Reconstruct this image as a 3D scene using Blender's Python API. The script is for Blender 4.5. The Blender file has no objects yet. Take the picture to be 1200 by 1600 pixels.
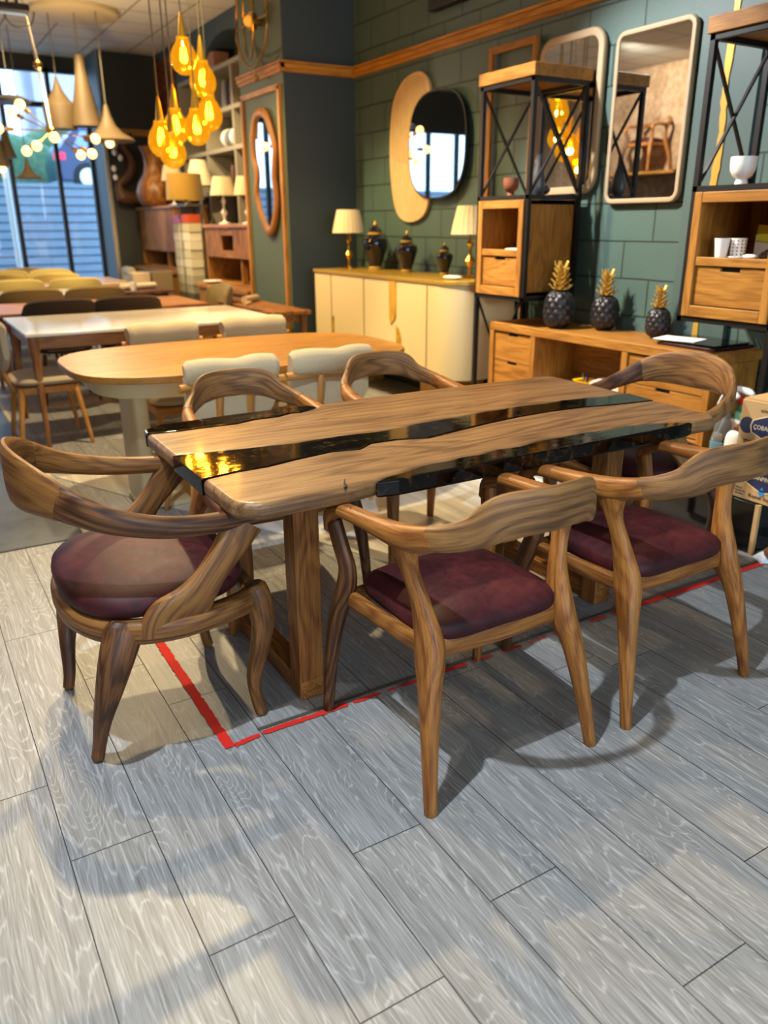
import bpy, math, random
from mathutils import Vector as V, Matrix, noise as mnoise
random.seed(7)
PI = math.pi
SC = bpy.context.scene
COL = SC.collection
# ------------------------------------------------------------------ helpers
def srgb(h):
    h = h.lstrip('#')
    return tuple((c/12.92 if c <= .04045 else ((c+.055)/1.055)**2.4) for c in (int(h[i:i+2], 16)/255 for i in (0, 2, 4)))
def cs(v, e): return math.copysign(abs(v)**(2.0/e), v)
def catmull(pts, n, closed=False):
    """pts: list of equal-length tuples; returns interpolated tuples."""
    m = len(pts); out = []
    segs = m if closed else m-1
    for i in range(segs):
        if closed: a, b, c, d = pts[i-1], pts[i], pts[(i+1) % m], pts[(i+2) % m]
        else: a, b, c, d = pts[max(i-1, 0)], pts[i], pts[i+1], pts[min(i+2, m-1)]
        for k in range(n):
            t = k/n; t2 = t*t; t3 = t2*t
            out.append(tuple(.5*(2*q+(r-p)*t+(2*p-5*q+4*r-s)*t2+(3*q-p-3*r+s)*t3) for p, q, r, s in zip(a, b, c, d)))
    if not closed: out.append(tuple(pts[-1]))
    return out
class B:
    def __init__(s): s.v = []; s.f = []; s.g = []
    def add(s, vs, fs, gs=None):
        o = len(s.v); s.v += [tuple(x) for x in vs]
        s.f += [tuple(i+o for i in f) for f in fs]
        s.g += [tuple(x) for x in (gs if gs else vs)]
        return s
    def box(s, x0, x1, y0, y1, z0, z1, ax=None):
        return s.obox(((x0+x1)/2, (y0+y1)/2, (z0+z1)/2), (x1-x0, y1-y0, z1-z0), None, ax)
    def obox(s, c, d, R=None, ax=None):
        c = V(c); d = [abs(q) for q in d]
        if ax is None: ax = max(range(3), key=lambda i: d[i])
        o = [ax]+[i for i in range(3) if i != ax]
        vs = []; gs = []
        off = (random.random()*3, random.random()*3, random.random()*3)
        for i in (-.5, .5):
            for j in (-.5, .5):
                for k in (-.5, .5):
                    p = V((i*d[0], j*d[1], k*d[2]))
                    gs.append((p[o[0]]+off[0], p[o[1]]+off[1], p[o[2]]+off[2]))
                    vs.append(c+(R @ p if R else p))
        return s.add(vs, [(0, 1, 3, 2), (4, 6, 7, 5), (0, 4, 5, 1), (2, 3, 7, 6), (0, 2, 6, 4), (1, 5, 7, 3)], gs)
    def bar(s, p, q, w, h, up=(0, 0, 1)):
        p = V(p); q = V(q); z = (q-p).normalized(); x = V(up).cross(z)
        if x.length < 1e-4: x = V((1, 0, 0)).cross(z)
        x.normalize(); y = z.cross(x)
        R = Matrix((x, y, z)).transposed()
        return s.obox((p+q)/2, (w, h, (q-p).length), R, 2)
    def rings(s, rs, gs, closed=False, caps=True):
        n = len(rs[0]); vs = []; g = []; fs = []
        for r, q in zip(rs, gs): vs += r; g += q
        m = len(rs)
        for i in range(m if closed else m-1):
            a = i*n; b = ((i+1) % m)*n
            for j in range(n):
                k = (j+1) % n
                fs.append((a+j, a+k, b+k, b+j))
        if not closed and caps:
            fs.append(tuple(reversed(range(n)))); fs.append(tuple(range((m-1)*n, m*n)))
        return s.add(vs, fs, g)
    def sweep(s, pts, up=(0, 0, 1), n=12, e=2.2, sub=5, closed=False, round_ends=True, tilt=None):
        """pts: (x,y,z,half_w,half_h[,tilt]). w lies sideways (up x tangent), h along up."""
        P = catmull([tuple(p) for p in pts], sub, closed) if sub else [tuple(p) for p in pts]
        m = len(P); rs = []; gs = []; L = 0
        up = V(up); off = (random.random()*5, random.random()*5, random.random()*5)
        for i, p in enumerate(P):
            a = V(P[i-1][:3]) if (i or closed) else V(p[:3]); b = V(P[(i+1) % m][:3]) if (i < m-1 or closed) else V(p[:3])
            t = (b-a).normalized(); x = up.cross(t)
            if x.length < 1e-3: x = V((1, 0, 0)).cross(t)
            x.normalize(); y = t.cross(x)
            if len(p) > 5:
                ca, sa = math.cos(p[5]), math.sin(p[5]); x, y = x*ca+y*sa, y*ca-x*sa
            if i: L += (V(p[:3])-V(P[i-1][:3])).length
            def ring(c, k, dl):
                r = []; g = []
                for j in range(n):
                    th = 2*PI*(j+.5)/n; u = cs(math.cos(th), e)*p[3]*k; w = cs(math.sin(th), e)*p[4]*k
                    r.append(c+x*u+y*w); g.append((L+dl+off[0], u+off[1], w+off[2]))
                return r, g
            rr = min(p[3], p[4])
            if round_ends and not closed and i == 0:
                r, g = ring(V(p[:3])-t*rr*.35, .72, -rr*.35); rs.append(r); gs.append(g)
            r, g = ring(V(p[:3]), 1, 0); rs.append(r); gs.append(g)
            if round_ends and not closed and i == m-1:
                r, g = ring(V(p[:3])+t*rr*.35, .72, rr*.35); rs.append(r); gs.append(g)
        return s.rings(rs, gs, closed)
    def tube(s, pts, r, n=8, sub=0, closed=False):
        return s.sweep([tuple(p[:3])+(r, r) for p in pts], n=n, e=2, sub=sub, closed=closed, round_ends=False, up=(.13, .07, 1))
    def lathe(s, prof, c=(0, 0, 0), n=24, M=None):
        rs = []; gs = []; c = V(c); L = 0
        for i, (r, z) in enumerate(prof):
            ring = []; g = []
            for j in range(n):
                th = 2*PI*j/n; p = V((max(r, 1e-4)*math.cos(th), max(r, 1e-4)*math.sin(th), z))
                ring.append(c+(M @ p if M else p)); g.append((z, r*math.cos(th), r*math.sin(th)))
            rs.append(ring); gs.append(g)
        return s.rings(rs, gs)
    def prism(s, poly, ax, lo, hi, gax=None):
        """poly in the plane across axis ax (in cyclic-free order of remaining axes)."""
        o = [i for i in range(3) if i != ax]; n = len(poly); vs = []
        for h in (lo, hi):
            for a, b in poly:
                p = [0, 0, 0]; p[ax] = h; p[o[0]] = a; p[o[1]] = b; vs.append(tuple(p))
        fs = [tuple(range(n)), tuple(range(2*n-1, n-1, -1))]
        for i in range(n):
            j = (i+1) % n; fs.append((i, i+n, j+n, j))
        g = None
        if gax is not None:
            oo = [gax]+[i for i in range(3) if i != gax]; off = (random.random()*4, random.random()*4, 0)
            g = [(p[oo[0]]+off[0], p[oo[1]]+off[1], p[oo[2]]) for p in vs]
        return s.add(vs, fs, g)
    def cushion(s, c, hx, hy, z0, z1, e=5, ez=2.6, n=40, m=12, dome=.0, R=None):
        c = V(c); rs = []; gs = []; zc = (z0+z1)/2; hz = (z1-z0)/2
        for i in range(m+1):
            ph = -PI/2+PI*i/m; k = max(abs(cs(math.cos(ph), ez)), .02); z = cs(math.sin(ph), ez)
            ring = []; g = []
            for j in range(n):
                th = 2*PI*(j+.5)/n; x = cs(math.cos(th), e)*hx*k; y = cs(math.sin(th), e)*hy*k
                zz = zc+z*hz
                if z > 0 and dome: zz += dome*z*(1-(x/hx)**2)*(1-(y/hy)**2)
                p = V((x, y, zz)); p = R @ p if R else p
                ring.append(c+p); g.append((x, y, zz))
            rs.append(ring); gs.append(g)
        return s.rings(rs, gs)
    def ball(s, c, r, n=16, sc=(1, 1, 1)):
        c = V(c); rs = []; gs = []; m = n//2
        for i in range(m+1):
            ph = -PI/2+PI*i/m; k = max(math.cos(ph), .01)
            rs.append([c+V((r*k*math.cos(2*PI*j/n)*sc[0], r*k*math.sin(2*PI*j/n)*sc[1], r*math.sin(ph)*sc[2])) for j in range(n)])
            gs.append([tuple(p) for p in rs[-1]])
        return s.rings(rs, gs)
    def cyl(s, p, q, r, r2=None, n=14):
        p = V(p); q = V(q); r2 = r if r2 is None else r2
        return s.sweep([tuple(p)+(r, r), tuple(q)+(r2, r2)], n=n, e=2, sub=0, round_ends=False, up=(.13, .07, 1) if abs((q-p).normalized().z) < .95 else (1, 0, 0))
def obj(name, b, m, parent=None, smooth=40, bevel=0, seg=2, world=False, sub=0, loc=None):
    me = bpy.data.meshes.new(name)
    vs = b.v
    if world and parent is not None:
        o = V(parent.location); vs = [tuple(V(p)-o) for p in vs]
    me.from_pydata(vs, [], b.f); me.update()
    at = me.attributes.new('gr', 'FLOAT_VECTOR', 'POINT')
    at.data.foreach_set('vector', [c for g in b.g for c in g])
    me.materials.append(m)
    if smooth:
        me.polygons.foreach_set('use_smooth', [True]*len(me.polygons))
        try: me.set_sharp_from_angle(angle=math.radians(smooth))
        except Exception: pass
    ob = bpy.data.objects.new(name, me); COL.objects.link(ob)
    if parent is not None: ob.parent = parent
    if loc: ob.location = loc
    if bevel:
        md = ob.modifiers.new('b', 'BEVEL'); md.width = bevel; md.segments = seg; md.limit_method = 'ANGLE'; md.angle_limit = math.radians(40)
        try: md.harden_normals = True
        except Exception: pass
    if sub:
        md = ob.modifiers.new('s', 'SUBSURF'); md.levels = md.render_levels = sub
    return ob
def tag(o, label, cat, group=None):
    o['label'] = label; o['category'] = cat
    if group: o['group'] = group
    return o
def thing(name, label, cat, loc=(0, 0, 0), rz=0, group=None):
    o = bpy.data.objects.new(name, None); COL.objects.link(o); o.empty_display_size = .1
    o.location = loc; o.rotation_euler = (0, 0, rz)
    return tag(o, label, cat, group)
def struct(name, b, m, parent=None, **k):
    o = obj(name, b, m, parent, **k)
    if parent is None: o['kind'] = 'structure'
    return o
def dup(root, loc, rz=None, label=None, mats=None, scale=None):
    """a copy of a thing with copies of its parts and their sub-parts (mesh data may be shared)."""
    def cp(o, par):
        c = o.copy(); COL.objects.link(c)
        if par is not None: c.parent = par
        if mats and o.type == 'MESH' and o.data.materials and o.data.materials[0].name in mats:
            c.data = o.data.copy(); c.data.materials[0] = mats[o.data.materials[0].name]
        for ch in [q for q in o.children]: cp(ch, c)
        return c
    r = cp(root, None); r.location = loc
    if rz is not None: r.rotation_euler = (0, 0, rz)
    if label: r['label'] = label
    if scale: r.scale = scale
    return r
# ------------------------------------------------------------------ materials
class NT:
    def __init__(s, name):
        s.m = bpy.data.materials.new(name); s.m.use_nodes = True; s.t = s.m.node_tree; s.t.nodes.clear()
        s.out = s.n('ShaderNodeOutputMaterial'); s.p = s.n('ShaderNodeBsdfPrincipled'); s.l(s.p.outputs[0], s.out.inputs[0])
    def n(s, ty, **k):
        q = s.t.nodes.new(ty)
        for a, b in k.items(): setattr(q, a, b)
        return q
    def l(s, a, b): s.t.links.new(a, b)
    def set(s, node, key, val):
        if hasattr(val, 'is_output') or isinstance(val, bpy.types.NodeSocket): s.l(val, node.inputs[key])
        else: node.inputs[key].default_value = val
    def math(s, op, a, b=0.0, c=0.0):
        q = s.n('ShaderNodeMath', operation=op); s.set(q, 0, a); s.set(q, 1, b); s.set(q, 2, c); return q.outputs[0]
    def vmul(s, a, v):
        q = s.n('ShaderNodeVectorMath', operation='MULTIPLY'); s.set(q, 0, a); q.inputs[1].default_value = v; return q.outputs[0]
    def vadd(s, a, b):
        q = s.n('ShaderNodeVectorMath', operation='ADD'); s.set(q, 0, a); s.set(q, 1, b); return q.outputs[0]
    def noise(s, vec, scale, detail=3, rough=.5, dist=0):
        q = s.n('ShaderNodeTexNoise'); s.l(vec, q.inputs['Vector']); q.inputs['Scale'].default_value = scale
        q.inputs['Detail'].default_value = detail; q.inputs['Roughness'].default_value = rough; q.inputs['Distortion'].default_value = dist
        return q.outputs[0]
    def ramp(s, fac, stops):
        q = s.n('ShaderNodeValToRGB'); s.l(fac, q.inputs[0]); e = q.color_ramp.elements
        while len(e) < len(stops): e.new(.5)
        for i, (p, c) in enumerate(stops): e[i].position = p; e[i].color = tuple(c)+(1,)
        return q.outputs[0]
    def mix(s, fac, a, b, mode='MIX'):
        q = s.n('ShaderNodeMix', data_type='RGBA', blend_type=mode)
        for i, v in ((0, fac), (6, a), (7, b)):
            if isinstance(v, bpy.types.NodeSocket): s.l(v, q.inputs[i])
            elif i == 0: q.inputs[0].default_value = v
            else: q.inputs[i].default_value = tuple(v)+(1,) if len(v) == 3 else v
        return q.outputs[2]
    def attr(s, name='gr'):
        q = s.n('ShaderNodeAttribute'); q.attribute_name = name; return q.outputs['Vector']
    def rnd(s):
        return s.n('ShaderNodeObjectInfo').outputs['Random']
    def objc(s): return s.n('ShaderNodeTexCoord').outputs['Object']
    def bump(s, h, strength=.2, dist=.01):
        q = s.n('ShaderNodeBump'); q.inputs['Strength'].default_value = strength; q.inputs['Distance'].default_value = dist
        s.l(h, q.inputs['Height']); s.l(q.outputs[0], s.p.inputs['Normal'])
    def col(s, v): s.set(s.p, 'Base Color', v if isinstance(v, bpy.types.NodeSocket) else tuple(v)+(1,))
    def par(s, **k):
        for a, b in k.items(): s.set(s.p, a.replace('_', ' '), b)
        return s
def plain(name, c, rough=.5, metal=0, **k):
    t = NT(name); t.col(srgb(c) if isinstance(c, str) else c); t.par(Roughness=rough, Metallic=metal, **k); return t.m
def emis(name, c, s):
    t = NT(name); c = srgb(c) if isinstance(c, str) else c
    t.col(c); t.par(Emission_Color=tuple(c)+(1,), Emission_Strength=s); return t.m
def wood(name, dark, mid, light, rough=.42, sc=1.0, rings=7.0, coat=0.0, contrast=1.0):
    t = NT(name); dark, mid, light = srgb(dark), srgb(mid), srgb(light)
    r = t.rnd(); cv = t.n('ShaderNodeCombineXYZ'); t.l(t.math('MULTIPLY', r, 37.0), cv.inputs[0]); t.l(t.math('MULTIPLY', r, 11.0), cv.inputs[1]); t.l(t.math('MULTIPLY', r, 5.0), cv.inputs[2])
    v = t.vadd(t.attr(), cv.outputs[0])
    big = t.noise(t.vmul(v, (1.1*sc, 7*sc, 7*sc)), 1.0, 2, .45, .3)
    wob = t.noise(t.vmul(v, (5*sc, 30*sc, 30*sc)), 1.0, 3, .6)
    ph = t.math('ADD', t.math('MULTIPLY', big, rings*13.0), t.math('MULTIPLY', wob, 2.4))
    ring = t.math('MULTIPLY_ADD', t.math('SINE', ph), .5, .5)
    ring = t.math('POWER', ring, 1.6)
    fine = t.noise(t.vmul(v, (7*sc, 170*sc, 170*sc)), 1.0, 3, .65)
    shp = t.math('MULTIPLY_ADD', fine, 2.0, -.5)
    f = t.math('ADD', t.math('MULTIPLY', ring, .32*contrast), t.math('MULTIPLY', shp, .42+.08*(1-contrast)))
    f = t.math('ADD', f, t.math('MULTIPLY', big, .38))
    c = t.ramp(f, [(.30, light), (.55, mid), (.86, dark)])
    t.col(c); t.par(Roughness=t.math('MULTIPLY_ADD', fine, .2, rough-.05), Specular_IOR_Level=.3)
    if coat: t.par(Coat_Weight=coat, Coat_Roughness=.12)
    t.bump(fine, .12, .002)
    return t.m
def fabric(name, c, rough=.95, scale=260, var=.12, bump=.35, sheen=.2):
    t = NT(name); o = t.attr(); n = t.noise(o, scale, 3, .7); c = srgb(c)
    t.col(t.mix(n, tuple(q*(1-var*2) for q in c), tuple(min(1, q*(1+var)) for q in c)))
    t.par(Roughness=rough, Sheen_Weight=sheen); t.bump(n, bump, .004); return t.m
def leather(name, a, b, c):
    t = NT(name); o = t.attr(); n1 = t.noise(o, 7, 4, .6, .6); n2 = t.noise(o, 40, 4, .7); n3 = t.noise(o, 420, 2, .6)
    f = t.math('ADD', t.math('MULTIPLY', n1, .7), t.math('MULTIPLY', n2, .3))
    t.col(t.ramp(f, [(.34, srgb(a)), (.5, srgb(b)), (.68, srgb(c))]))
    t.par(Roughness=t.math('MULTIPLY_ADD', n2, .25, .45), Specular_IOR_Level=.25); t.bump(n3, .25, .002); return t.m
# ------------------------------------------------------------------ palette
WAL = wood('walnut_frame', '#45270e', '#824e22', '#a06a30', .42, 1.0, 7.0, contrast=.6)
WALM = wood('walnut_mid', '#351d0b', '#6a4320', '#8a5d2e', .42, 1.0, 7.0, contrast=.65)
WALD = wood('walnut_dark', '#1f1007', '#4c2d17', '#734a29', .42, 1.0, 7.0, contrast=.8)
WALG = wood('walnut_grey', '#3a2412', '#76512e', '#976c3d', .48, 1.0, 8.0, contrast=.75)
TOPW = wood('walnut_slab', '#432b15', '#715133', '#8d6a43', .36, .8, 4.5, coat=.12, contrast=.7)
TEAK = wood('honey_teak', '#5f3a14', '#8f5e22', '#a97531', .42, 1.0, 4.0, contrast=.5)
TEAKD = wood('brown_teak', '#3b200c', '#6e4319', '#8a5a26', .5, 1.0, 4.0)
OAK = wood('oak_top', '#80531f', '#a27132', '#b38240', .35, 1.0, 3.0, contrast=.6)
OAKL = wood('oak_leg', '#9a6226', '#c08640', '#d09a55', .45, 1.0, 3.0, contrast=.6)
BROWNW = wood('brown_table', '#6b3f1e', '#96633a', '#b17f52', .35, 1.0, 3.0, contrast=.6)
REDW = wood('red_walnut', '#4e2c10', '#83531f', '#9c6830', .5, .8, 5.0)
TRIMW = wood('oak_trim', '#7d4c17', '#a8701f', '#bd8738', .4, 1.0, 3.0, contrast=.6)
LEA = leather('burgundy_leather', '#210a0d', '#3a1316', '#552022')
BOUC = fabric('cream_boucle', '#d0be98', scale=190, var=.16, bump=.8)
SHELLD = fabric('dark_brown_fabric', '#3a2a1c'); SHELLO = fabric('olive_fabric', '#7d6a3c'); SHELLY = fabric('straw_fabric', '#c9b469'); SHELLT = fabric('tan_fabric', '#9a8050')
CREAM = plain('cream_lacquer', '#d8c697', .4); WHITE = plain('white_gloss', '#e6e2da', .12); IVORY = plain('ivory_front', '#d8c594', .35)
BLACK = plain('black_steel', '#14110f', .45, .3); BLACKG = plain('black_gloss', '#08080a', .08); DARK = plain('dark_void', '#0c0806', .8)
BRASS = plain('brass', '#b08a45', .25, 1.0); GOLD = plain('gold_paint', '#c79d42', .4, .35); CHROME = plain('steel', '#c9c9c4', .15, 1.0)
MIRR = plain('mirror_glass', '#dfe3e2', .012, 1.0)
PORC = plain('white_porcelain', '#e9e4da', .3); NAVY = plain('navy_glaze', '#0c1122', .1, 0, Coat_Weight=.5); BEIGE = plain('beige_plaster', '#c4ab88', .8)
SHADE = fabric('lamp_shade_cream', '#dfcfa6', rough=.9, scale=60, var=.1, bump=.2); SHADEM = fabric('lamp_shade_mustard', '#94701f', scale=200); TAUPE = plain('taupe_metal', '#5c4b31', .6)
CARD = plain('cardboard', '#b58f5c', .85); PAPER = plain('white_paper', '#e4e2dc', .8); INK = plain('ink_navy', '#1d2140', .7); INKK = plain('ink_black', '#1b1714', .8); INKW = plain('ink_cream', '#e0c493', .8); INKB = plain('ink_blue', '#2f7fb6', .6); INKR = plain('ink_red', '#a81226', .6)
YEL = plain('yellow_plastic', '#e0b400', .4); REDP = plain('red_plastic', '#b3141e', .35); BLUEP = plain('blue_plastic', '#1a2a8c', .35)
def resin():
    t = NT('bronze_resin'); o = t.objc(); n1 = t.noise(t.vmul(o, (1, 1.5, 1)), 20, 4, .62, 1.2); n2 = t.noise(o, 60, 3, .6, .8)
    f = t.math('ADD', t.math('MULTIPLY', n1, .65), t.math('MULTIPLY', n2, .35))
    t.col(t.ramp(f, [(.50, srgb('#080503')), (.58, srgb('#22170a')), (.67, srgb('#4c3615')), (.80, srgb('#8a6a2c'))]))
    t.par(Roughness=.05, Metallic=.0, Specular_IOR_Level=.3); t.bump(n1, .05, .004); return t.m
RESIN = resin()
def floor_mat():
    t = NT('grey_laminate'); v = t.attr()
    big = t.noise(t.vmul(v, (1.3, 9, 1)), 1.0, 2, .5, .5); wob = t.noise(t.vmul(v, (7, 46, 1)), 1.0, 3, .65)
    ph = t.math('ADD', t.math('MULTIPLY', big, 150.0), t.math('MULTIPLY', wob, 7.0))
    ring = t.math('POWER', t.math('MULTIPLY_ADD', t.math('SINE', ph), .5, .5), 13.0)
    fine = t.noise(t.vmul(v, (6, 190, 1)), 1.0, 3, .7)
    lime = t.math('MULTIPLY', ring, t.math('MULTIPLY_ADD', fine, 1.3, -.1))
    mid = t.noise(t.vmul(v, (1.4, 44, 1)), 1.0, 3, .6)
    c = t.ramp(t.math('ADD', t.math('MULTIPLY', mid, .5), t.math('MULTIPLY', t.math('MULTIPLY_ADD', fine, 1.8, -.4), .5)), [(.28, srgb('#686765')), (.5, srgb('#858482')), (.74, srgb('#a3a29f'))])
    t.col(t.mix(t.math('MULTIPLY', lime, .62), c, srgb('#c8c7c4'))); t.par(Roughness=t.math('MULTIPLY_ADD', fine, .2, .36)); t.bump(fine, .12, .001)
    return t.m
FLOORM = floor_mat(); SEAM = plain('seam_dark', '#2e2c2a', .8)
def slate_mat():
    t = NT('slate_tile'); o = t.objc(); n = t.noise(o, 3, 5, .65); n2 = t.noise(o, 30, 3, .6)
    t.col(t.ramp(t.math('ADD', t.math('MULTIPLY', n, .7), t.math('MULTIPLY', n2, .3)), [(.35, srgb('#303334')), (.7, srgb('#585c5e'))])); t.par(Roughness=t.math('MULTIPLY_ADD', n2, .2, .3)); return t.m
SLATE = slate_mat()
def block_mat():
    t = NT('green_block_wall'); o = t.objc(); sp = t.n('ShaderNodeSeparateXYZ'); t.l(o, sp.inputs[0])
    cb = t.n('ShaderNodeCombineXYZ'); t.l(t.math('ADD', sp.outputs[1], -3.506+45), cb.inputs[0]); t.l(t.math('ADD', sp.outputs[2], -1.078+22.5*2), cb.inputs[1])
    wob = t.noise(t.vmul(o, (6, 6, 6)), 1.0, 2, .5)
    v = t.vadd(cb.outputs[0], t.vmul(wob, (.008, .008, 0)))
    b = t.n('ShaderNodeTexBrick'); t.l(v, b.inputs['Vector']); b.inputs['Scale'].default_value = 1; b.inputs['Mortar Size'].default_value = .006; b.inputs['Mortar Smooth'].default_value = .35
    b.inputs['Brick Width'].default_value = .45; b.inputs['Row Height'].default_value = .225; b.offset = .5; b.offset_frequency = 2
    n = t.noise(o, 60, 4, .7); n2 = t.noise(o, 2.0, 2, .5)
    c = t.mix(n2, srgb('#42584f'), srgb('#4f6661')); c = t.mix(t.math('MULTIPLY', b.outputs['Fac'], .85), c, srgb('#18211f'))
    t.col(c); t.par(Roughness=.5)
    h = t.math('ADD', t.math('MULTIPLY', b.outputs['Fac'], -1.0), t.math('MULTIPLY', n, .18)); t.bump(h, .7, .012); return t.m
BLOCKM = block_mat()
PAINTD = plain('blue_green_paint', '#313e42', .6); PAINTG = plain('olive_green_paint', '#4d5a45', .6); PAINTB = plain('dark_olive_wall', '#2a2a20', .75); PAINTT = plain('teal_panel', '#3d6a72', .7)
def ceil_mat():
    t = NT('ceiling_tiles'); o = t.objc(); v = t.vadd(o, (20-2.95+.6*8, 20-10.7+.6*8, 0)) if False else o
    sp = t.n('ShaderNodeSeparateXYZ'); t.l(o, sp.inputs[0]); cb = t.n('ShaderNodeCombineXYZ')
    t.l(t.math('ADD', sp.outputs[0], 60-2.95), cb.inputs[0]); t.l(t.math('ADD', sp.outputs[1], 60-10.7), cb.inputs[1])
    b = t.n('ShaderNodeTexBrick'); t.l(cb.outputs[0], b.inputs['Vector']); b.offset = 0; b.inputs['Scale'].default_value = 1; b.inputs['Brick Width'].default_value = .6; b.inputs['Row Height'].default_value = .6; b.inputs['Mortar Size'].default_value = .011; b.inputs['Mortar Smooth'].default_value = .1
    n = t.noise(o, 120, 2, .6)
    t.col(t.mix(b.outputs['Fac'], t.mix(n, srgb('#cfc6b2'), srgb('#e2d9c6')), srgb('#7b705e'))); t.par(Roughness=.9); return t.m
def stone_mat():
    t = NT('brown_stone_wall'); o = t.objc(); n = t.noise(o, 2.2, 5, .7, 1.0); n2 = t.noise(o, 14, 4, .7)
    t.col(t.ramp(t.math('ADD', t.math('MULTIPLY', n, .6), t.math('MULTIPLY', n2, .4)), [(.3, srgb('#5e4630')), (.5, srgb('#957656')), (.7, srgb('#bda182'))])); t.par(Roughness=.9); return t.m
# ------------------------------------------------------------------ the setting
XW, ZC = 4.02, 3.78
fb = B(); X0, DX = .1139, .19343; PLK = 1.222
known = {-1: 1.952, 0: 1.637, 1: 1.220, 2: .932, 3: 1.311, 4: 1.030, 5: .670}
fb.box(-3.3, 4.05, -5.1, 14.3, -.03, -.002)
for i in range(-18, 21):
    xa, xb = X0+DX*i, X0+DX*(i+1); off = known.get(i, random.random()*PLK)
    y = off-PLK*6
    while y < 14.2:
        ya, yb = max(y, -5), min(y+PLK, 14.2)
        if yb > ya and xa > -3.2 and xb < 4.06:
            e = .0013; r1, r2 = random.random()*40, random.random()*40
            fb.add([(xa+e, ya+e, 0), (xb-e, ya+e, 0), (xb-e, yb-e, 0), (xa+e, yb-e, 0)], [(0, 1, 2, 3)], [(ya+r1, xa+r2, 0), (ya+r1, xb+r2, 0), (yb+r1, xb+r2, 0), (yb+r1, xa+r2, 0)])
        y += PLK
fl = struct('floor', fb, FLOORM, smooth=0); fl.data.materials.append(SEAM)
for p in fl.data.polygons[:6]: p.material_index = 1
struct('floor_left', B().box(-3.2, .575, 3.76, 14.0, .0005, .006), SLATE, smooth=0)
tb = B(); tb.box(.575, .605, 3.68, 14.0, .0005, .012)
struct('trim_1', tb, plain('cream_trim', '#b7a984', .5), smooth=0)
struct('trim_2', B().box(.69, 3.06, 1.881, 1.893, .0005, .003), plain('seam_trim', '#4c4840', .5), smooth=0)
struct('ceiling', B().box(-3.3, 4.4, -5.1, 14.3, ZC, ZC+.1), ceil_mat(), smooth=0)
struct('wall_right', B().box(XW, XW+.15, -5.1, 7.2, 0, ZC), BLOCKM, smooth=0)
pb = B().box(3.30, 4.3, 7.2, 8.22, 0, ZC)
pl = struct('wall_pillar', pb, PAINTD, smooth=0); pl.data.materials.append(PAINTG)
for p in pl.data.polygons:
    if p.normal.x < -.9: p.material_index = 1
struct('wall_far', B().box(3.12, 4.4, 13.2, 14.1, 0, ZC).box(-3.3, 3.12, 13.95, 14.1, 3.62, ZC).box(-3.3, 1.0, 13.80, 13.95, 3.05, ZC), PAINTB, smooth=0)
struct('trim_3', B().box(3.085, 3.12, 13.15, 14.0, 0, ZC), plain('daylit_jamb', '#5d6f78', .6), smooth=0)  # side face of the far column, bluish daylight put into its colour
struct('wall_left', B().box(-3.35, -3.2, -5.1, 14.1, 0, ZC), stone_mat(), smooth=0)
struct('wall_back', B().box(-3.3, -2.6, -5.1, -4.95, 0, ZC).box(3.6, 4.1, -5.1, -4.95, 0, ZC).box(-2.6, 3.6, -5.1, -4.95, 3.0, ZC).box(-2.6, 3.6, -5.1, -4.95, 0, .3), PAINTD, smooth=0)
# recessed shelving wall: front plane at x = 3.95, opening y 9.35..12.15
wb = B()
wb.box(3.95, 4.3, 8.22, 9.35, 0, ZC).box(3.95, 4.3, 12.15, 13.2, 0, ZC).box(4.3, 4.4, 8.2, 13.2, 0, ZC)
arch = [(9.35, ZC), (9.35, 3.24), (9.5, 3.24)]
for k in range(13):
    a = PI-PI*k/12; arch.append((10.3-.8*math.cos(PI-a), 3.24+.36*math.sin(a)))
arch += [(12.15, 3.24), (12.15, ZC)]
wb.prism(arch, 0, 3.95, 4.3)
struct('wall_alcove', wb, plain('alcove_paint', '#3b4a50', .65), smooth=0)
# picture rail along the walls and the pillar, skirting
def rail(p, q, n, name):
    b = B(); d = (V(q)-V(p)).normalized(); n = V(n)
    for z, h, t in ((2.695, .03, .022), (2.725, .035, .04), (2.755, .018, .05)):
        a = V(p)+n*t/2; c = V(q)+n*t/2
        b.bar((a.x, a.y, z), (c.x, c.y, z), t, h)
    return struct(name, b, TRIMW, smooth=0)
rail((XW, -5, 0), (XW, 7.2, 0), (-1, 0, 0), 'trim_4'); rail((3.26, 7.2, 0), (XW, 7.2, 0), (0, -1, 0), 'trim_5')
rail((3.30, 7.16, 0), (3.30, 8.22, 0), (-1, 0, 0), 'trim_6'); rail((3.12, 13.2, 0), (3.95, 13.2, 0), (0, -1, 0), 'trim_7')
b = B()
for p, q in (((7.28, .45), (7.28, 2.59)), ((8.17, .45), (8.17, 2.59))): b.box(3.272, 3.30, p[0]-.022, p[0]+.022, .08, 2.58)
b.box(3.272, 3.30, 7.26, 8.19, 2.55, 2.595)
struct('trim_8', b, TRIMW, smooth=0)
struct('trim_9', B().box(3.06, 3.10, 13.12, 13.2, 0, 3.0), wood('pale_trim', '#7d674a', '#9a835f', '#ab9570', contrast=.5), smooth=0)
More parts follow.
